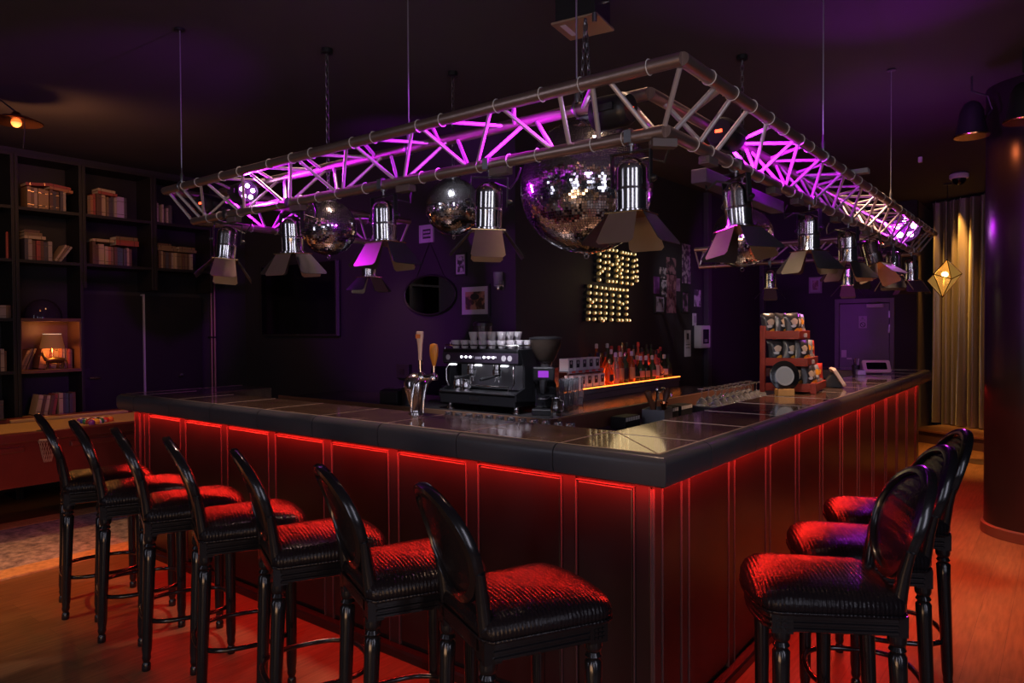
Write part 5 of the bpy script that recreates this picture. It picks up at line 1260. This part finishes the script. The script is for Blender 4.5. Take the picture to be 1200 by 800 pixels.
rb2 = random.Random(5)
bp_ = [bag(0), bag(1), bag(2)]; usedb = [0,0,0]
shn = ['bottom','middle','top']; bn = ['black','silver grey','red']
for lv, (z, dx, n_) in enumerate(((.0255,0,4),(.1985,-.05,4),(.3835,-.10,4))):
    for rw in range(3):
        for k in range(n_):
            mi = [0,0,1,2][k] if lv < 2 else [0,0,1,1][k]
            o = bp_[mi] if not usedb[mi] else dup(bp_[mi]); usedb[mi] = 1
            L = .46-.03*(lv > 0)-.03*(lv > 1)
            off = Vector((dx-.050-.082*rw, .062+(L-.10)*(k+.1)/n_*1.08, z))
            a = radians(6); o.location = (sr.location.x+off.x*cos(a)-off.y*sin(a), sr.location.y+off.x*sin(a)+off.y*cos(a), sr.location.z+off.z)
            o.rotation_euler = (rb2.uniform(-.12,.12), -.14+.05*rw+rb2.uniform(-.05,.05), a+radians(-36+rb2.uniform(-16,14)))
            tag(o, '%s crisp bag, %s in the %s row of the %s rack tier' % (bn[mi], ordn[k], ('front','middle','rear')[rw], shn[lv]), 'crisp bag', 'crisp bags in the wooden rack')
rd = thing('record_disc', 'black vinyl record with grey centre label held in a wooden block', 'record', (-.25,2.40,ZT+.034), radians(42))
Md = Matrix.Translation((0,0,.098)) @ Matrix.Rotation(radians(-8),4,'X') @ Matrix.Rotation(pi/2,4,'X')
MB().lathe([(.001,-.0015),(.098,-.0015),(.10,0),(.098,.0015),(.001,.0015)], 48, M=Md).build('disc', m_black, rd, smooth=40)
MB().lathe([(.001,.0016),(.064,.0016),(.064,.0024),(.001,.0024)], 40, M=Md).build('centre_label', mat('grey_record_label', (.36,.38,.38), .5), rd, smooth=40)
MB().add(*ring((0,0,.0025), .056, .002, M=Md, t=.0006)).build('label_ring', m_paper, rd)
wb_ = thing('wood_block', 'pale oak block holding up the vinyl record', 'wood block', (-.25,2.395,ZT+.0015), radians(42))
MB().box(-.055,.055,-.03,-.003,0,.045).box(-.055,.055,.003,.03,0,.045).box(-.055,.055,-.003,.003,0,.03).build('block', m_owood, wb_, bevel=.002)
# tilted screens of the tills
def till(x, y, rz, lab, w=.26, h=.15, tilt=.9):
    t = thing('till_screen', lab, 'till', (x,y,ZT+.0015), rz)
    Mx = Matrix.Translation((0,0,.02)) @ Matrix.Rotation(-tilt+pi/2-.0,4,'X')
    Mx = Matrix.Translation((0,0,.015)) @ Matrix.Rotation(-.55,4,'X')
    m_fr = mat('cream_till_frame', (.68,.52,.44), .35)
    pl = lambda w_, h_, r_: [( (w_/2-r_)*sx+r_*cos(a), (h_/2-r_)*sy+r_*sin(a)) for sx,sy,a0 in ((1,1,0),(-1,1,90),(-1,-1,180),(1,-1,270)) for a in [radians(a0+15*k) for k in range(7)]]
    A = Matrix(((1,0,0,0),(0,0,1,0),(0,1,0,h/2),(0,0,0,1)))
    MB().prism(pl(w,h,.02), -.012, .012, M=Mx @ A).build('frame', m_fr, t, bevel=.003)
    MB().prism(pl(w-.07,h-.055,.012), -.0135, -.0121, M=Mx @ A).build('screen', m_screen, t)
    MB().prism([(0,0),(.14,0),(.05,.13)], -.05, .05, M=Matrix(((0,0,1,0),(1,0,0,.012),(0,1,0,0),(0,0,0,1)))).build('stand', m_dark, t, bevel=.004)
    return t
till(-.20, 5.05, radians(28), 'cream framed tilted till screen near the far end of the counter', .25, .13)
till(-.10, 3.30, radians(112), 'white edged till screen seen edge on behind the crisp rack', .20, .15)
cr_ = thing('pen_cup', 'small dark cup of pens beside the far till screen', 'pen cup', (-.36,4.92,ZT+.0015))
MB().lathe([(.030,0),(.035,.09),(.032,.09),(.027,.006),(.001,.006)], 18).build('cup', m_plast, cr_, smooth=50)
for dx, dy, l, m_ in ((.012,0,.15,m_white),(-.012,.006,.14,m_dark),(0,-.012,.155,m_chrome)): MB().tube([(dx*.6,dy*.6,.008),(dx*2,dy*2,l)], .004, 6).build('pen', m_, cr_)
cr2 = thing('card_reader', 'small grey card reader standing beside the pen cup', 'card reader', (-.30,4.83,ZT+.0015), .4)
MB().box(-.035,.035,-.05,.05,0,.05).build('housing', m_paper, cr2, bevel=.008); MB().box(-.025,.025,-.045,.01,.0495,.052).build('keypad', m_dark, cr2)

# ------------------------------------------------------------------ ceiling lamps, camera, curtain lamp
def can_spot(x, y, z, lab, rz, tilt=.25):
    t = thing('ceiling_spotlight', lab, 'spotlight', (x,y,z), rot=(tilt,0,rz))
    MB().lathe([(.11,-.12),(.105,-.125),(.085,-.02),(.075,.06),(.05,.11),(.02,.13),(.001,.132)], 28).build('can_body', m_metalb, t, smooth=40)
    MB().lathe([(.113,-.128),(.115,-.118),(.108,-.116),(.10,-.125)], 28).build('rim', m_copper, t, smooth=40)
    MB().lathe([(.001,-.118),(.10,-.118),(.10,-.112),(.001,-.112)], 24).build('reflector', m_metalb, t)
    for k in range(3): MB().box(-.06+.045*k,-.03+.045*k,-.02,.02,-.1225,-.1185).build('filament', mat('amber_filament', (1,.3,.1), .5, emit=(1,.22,.06), es=5), t)
    MB().tube([(.08,0,.0),(.13,0,.06),(.10,0,.16),(0,0,.20),(0,0,CEIL-z-.0)], .008, 8).build('bracket', m_metalb, t)
    return t
can_spot(.66,3.75,3.09,'black ceiling can lamp with amber glow in front of the pillar', .4, 0)
can_spot(.98,3.35,3.05,'black ceiling can lamp at the picture edge beside the pillar', 1.0, 0)
dc = thing('dome_camera', 'white dome security camera under the ceiling above the curtains', 'security camera', (.20,7.5,3.33))
MB().lathe([(.09,.0),(.10,.01),(.10,.05),(.07,CEIL-3.33)], 28).build('mount', m_white, dc, smooth=40)
MB().sphere((0,0,.0), .075, 20, 12).build('dome', m_screen, dc, smooth=180)
tag(MB().box(-.02,.02,-.02,.02,0,.06).build('ceiling_sensor', m_white, loc=(-.03,6.3,CEIL-.0605), bevel=.006), 'tiny white ceiling sensor between truss and curtains', 'sensor')
gl = thing('wire_pendant', 'geometric wire pendant with glowing bulb in front of the curtains', 'pendant lamp', (-.02,8.15,2.20))
vv = [Vector((.19*cos(2*pi*k/6),.19*sin(2*pi*k/6),-.02 if k % 2 else .05)) for k in range(6)]; tp = Vector((.03,0,.24)); bo = Vector((-.02,0,-.24))
g = MB()
for k in range(6):
    for a, b in ((vv[k],vv[(k+1) % 6]),(vv[k],tp),(vv[k],bo)): g.tube([a,b], .006, 6)
g.build('wire_frame', m_brass, gl)
g = MB()
for k in range(0,6): g.add([vv[k], vv[(k+1) % 6], bo], [(0,1,2)]).add([vv[k], vv[(k+1) % 6], tp], [(0,1,2)])
g.build('amber_glass', mat('amber_glass', (.95,.62,.25), .15, trans=.85, emit=(1,.5,.1), es=.25), gl)
MB().sphere((0,0,.02), .04, 14, 10).build('bulb', mat('bright_bulb', (1,.8,.5), .4, emit=(1,.62,.25), es=14), gl, smooth=90)
MB().tube([(.03,0,.24),(.03,0,CEIL-2.20)], .005, 6).build('cord', m_plast, gl)
MB().lathe([(.05,CEIL-2.22),(.05,CEIL-2.2005)], 16, (.03,0,0)).build('ceiling_rose', m_plast, gl)
for i in range(1):
    tb = thing('side_table', 'small table just showing behind the pillar by the curtains', 'table', (.86,7.7,0.19))
tb.location = (1.02, 7.55, 0.0005)
MB().lathe([(.22,0),(.22,.012),(.03,.02),(.025,.70),(.06,.74)], 24).build('pedestal', m_metalb, tb, smooth=40)
MB().lathe([(.001,.74),(.36,.74),(.37,.755),(.36,.77),(.001,.77)], 36).build('table_top', m_owood, tb, smooth=40)

# ------------------------------------------------------------------ light
def area(name, loc, target, sx, sy, energy, col):
    l = bpy.data.lights.new(name, 'AREA'); l.shape = 'RECTANGLE'; l.size = sx; l.size_y = sy; l.energy = energy; l.color = col
    o = bpy.data.objects.new(name, l); COL.objects.link(o); o.location = loc
    o.rotation_euler = (Vector(target)-Vector(loc)).to_track_quat('-Z','Y').to_euler(); return o
W = bpy.data.worlds.new('world'); S.world = W; W.use_nodes = True
bg = W.node_tree.nodes['Background']; bg.inputs['Color'].default_value = (.45,.40,.60,1); bg.inputs['Strength'].default_value = .012
AMB = (1,.42,.12)
def strip(name, x0, y0, x1, y1, energy):
    l = bpy.data.lights.new(name, 'AREA'); l.shape = 'RECTANGLE'; l.size = sqrt((x1-x0)**2+(y1-y0)**2); l.size_y = .012; l.energy = energy; l.color = (1,.02,.012)
    o = bpy.data.objects.new(name, l); COL.objects.link(o); o.location = ((x0+x1)/2,(y0+y1)/2,ZB-.009); o.rotation_euler = (0,0,atan2(y1-y0,x1-x0))
strip('red_strip_light', -4.13,-.047,.05,-.047, 28)
strip('red_strip_light', .047,-.05,.047,6.04, 38)
spot('pool_table_light', (-5.2,-.4,3.1), (-5.5,-.2,.7), 90, (1,.40,.10), 75, .7, .08)
spot('pendant_up_light', (-5.05,-.44,2.95), (-5.6,.2,3.4), 25, (1,.38,.12), 170, .9, .1)
spot('added_bookcase_light', (-5.2,.6,3.2), (-6.7,.9,2.4), 12, (1,.42,.22), 90, .9, .1)  # warm spot added so the books show, no fixture here
spot('floor_spot_light', (-3.4,-2.6,3.3), (-3.95,-1.35,0), 330, (1,.40,.10), 44, .9, .06)
spot('window_floor_light', (.0,6.6,3.3), (.3,7.6,0), 650, (1,.36,.07), 50, .8, .08)
spot('aisle_floor_light', (1.3,2.2,3.3), (1.15,2.9,0), 620, (1,.17,.055), 62, .9, .08)
spot('pillar_wash_light', (.66,3.75,2.94), (1.0,4.6,2.2), 8, (1,.20,.06), 110, .9, .05)
def on_curtain(t, off, z): q = WP(t, off); return (q[0], q[1], z)
for t, e, sz in ((.14,240,26),(.56,380,34),(.64,280,20),(1.02,240,16)):
    spot('curtain_wash_light', on_curtain(t,.50,3.37), on_curtain(t+.02,.70,2.0 if t < .9 else .9), e, (1,.50,.09), sz, .9, .03)
spot('espresso_light', (-1.7,.55,3.25), (-2.4,2.05,1.2), 330, (.90,.86,1), 34, .8, .08)
spot('added_rack_light', (.05,.9,2.05), (-.12,2.8,1.45), 30, (1,.80,.66), 40, .8, .05)  # added to brighten the crisp rack, hangs at no can
spot('added_counter_light', (-.1,3.1,3.3), (-.1,3.1,1.1), 430, (1,.58,.34), 75, .9, .08)  # this and the next two: spots without fixtures, added to brighten the counter
spot('added_counter_light', (-.2,.4,3.3), (-.2,.2,1.1), 110, (1,.62,.40), 60, .9, .08)
spot('added_counter_light', (-2.2,.3,3.3), (-2.2,.1,1.1), 170, (1,.62,.48), 75, .9, .08)
spot('added_poster_light', (-.9,4.6,3.3), (-2.6,5.9,2.0), 45, (.95,.85,1), 34, .9, .06)  # added to lift the dim posters, no lamp hangs here
spot('wall_glow_light', (-3.9,1.3,2.9), (-4.1,2.6,1.35), 30, (1,.5,.38), 42, .9, .08)
for x, y, e in ((3.6,-1.7,24),(3.0,-3.9,17),(.6,-5.0,19),(-3.4,-4.9,13)):
    area('added_stripe_fill', (x,y,2.13), (-1,1,2.0), .6, 2.5, e, (.82,.80,1))  # tall panels added out of view, for fill and stripes in chrome
area('truss_front_glow', (.4,-3.6,.6), (-.6,-.2,2.4), 1.8, .6, 24, (1,.55,.28))
S.view_settings.view_transform = 'Standard'; S.view_settings.look = 'None'; S.view_settings.gamma = 1
S.view_settings.use_curve_mapping = False; S.view_settings.exposure = 0
S.cycles.use_denoising = True
S.cycles.max_bounces = 8; S.cycles.sample_clamp_indirect = 4
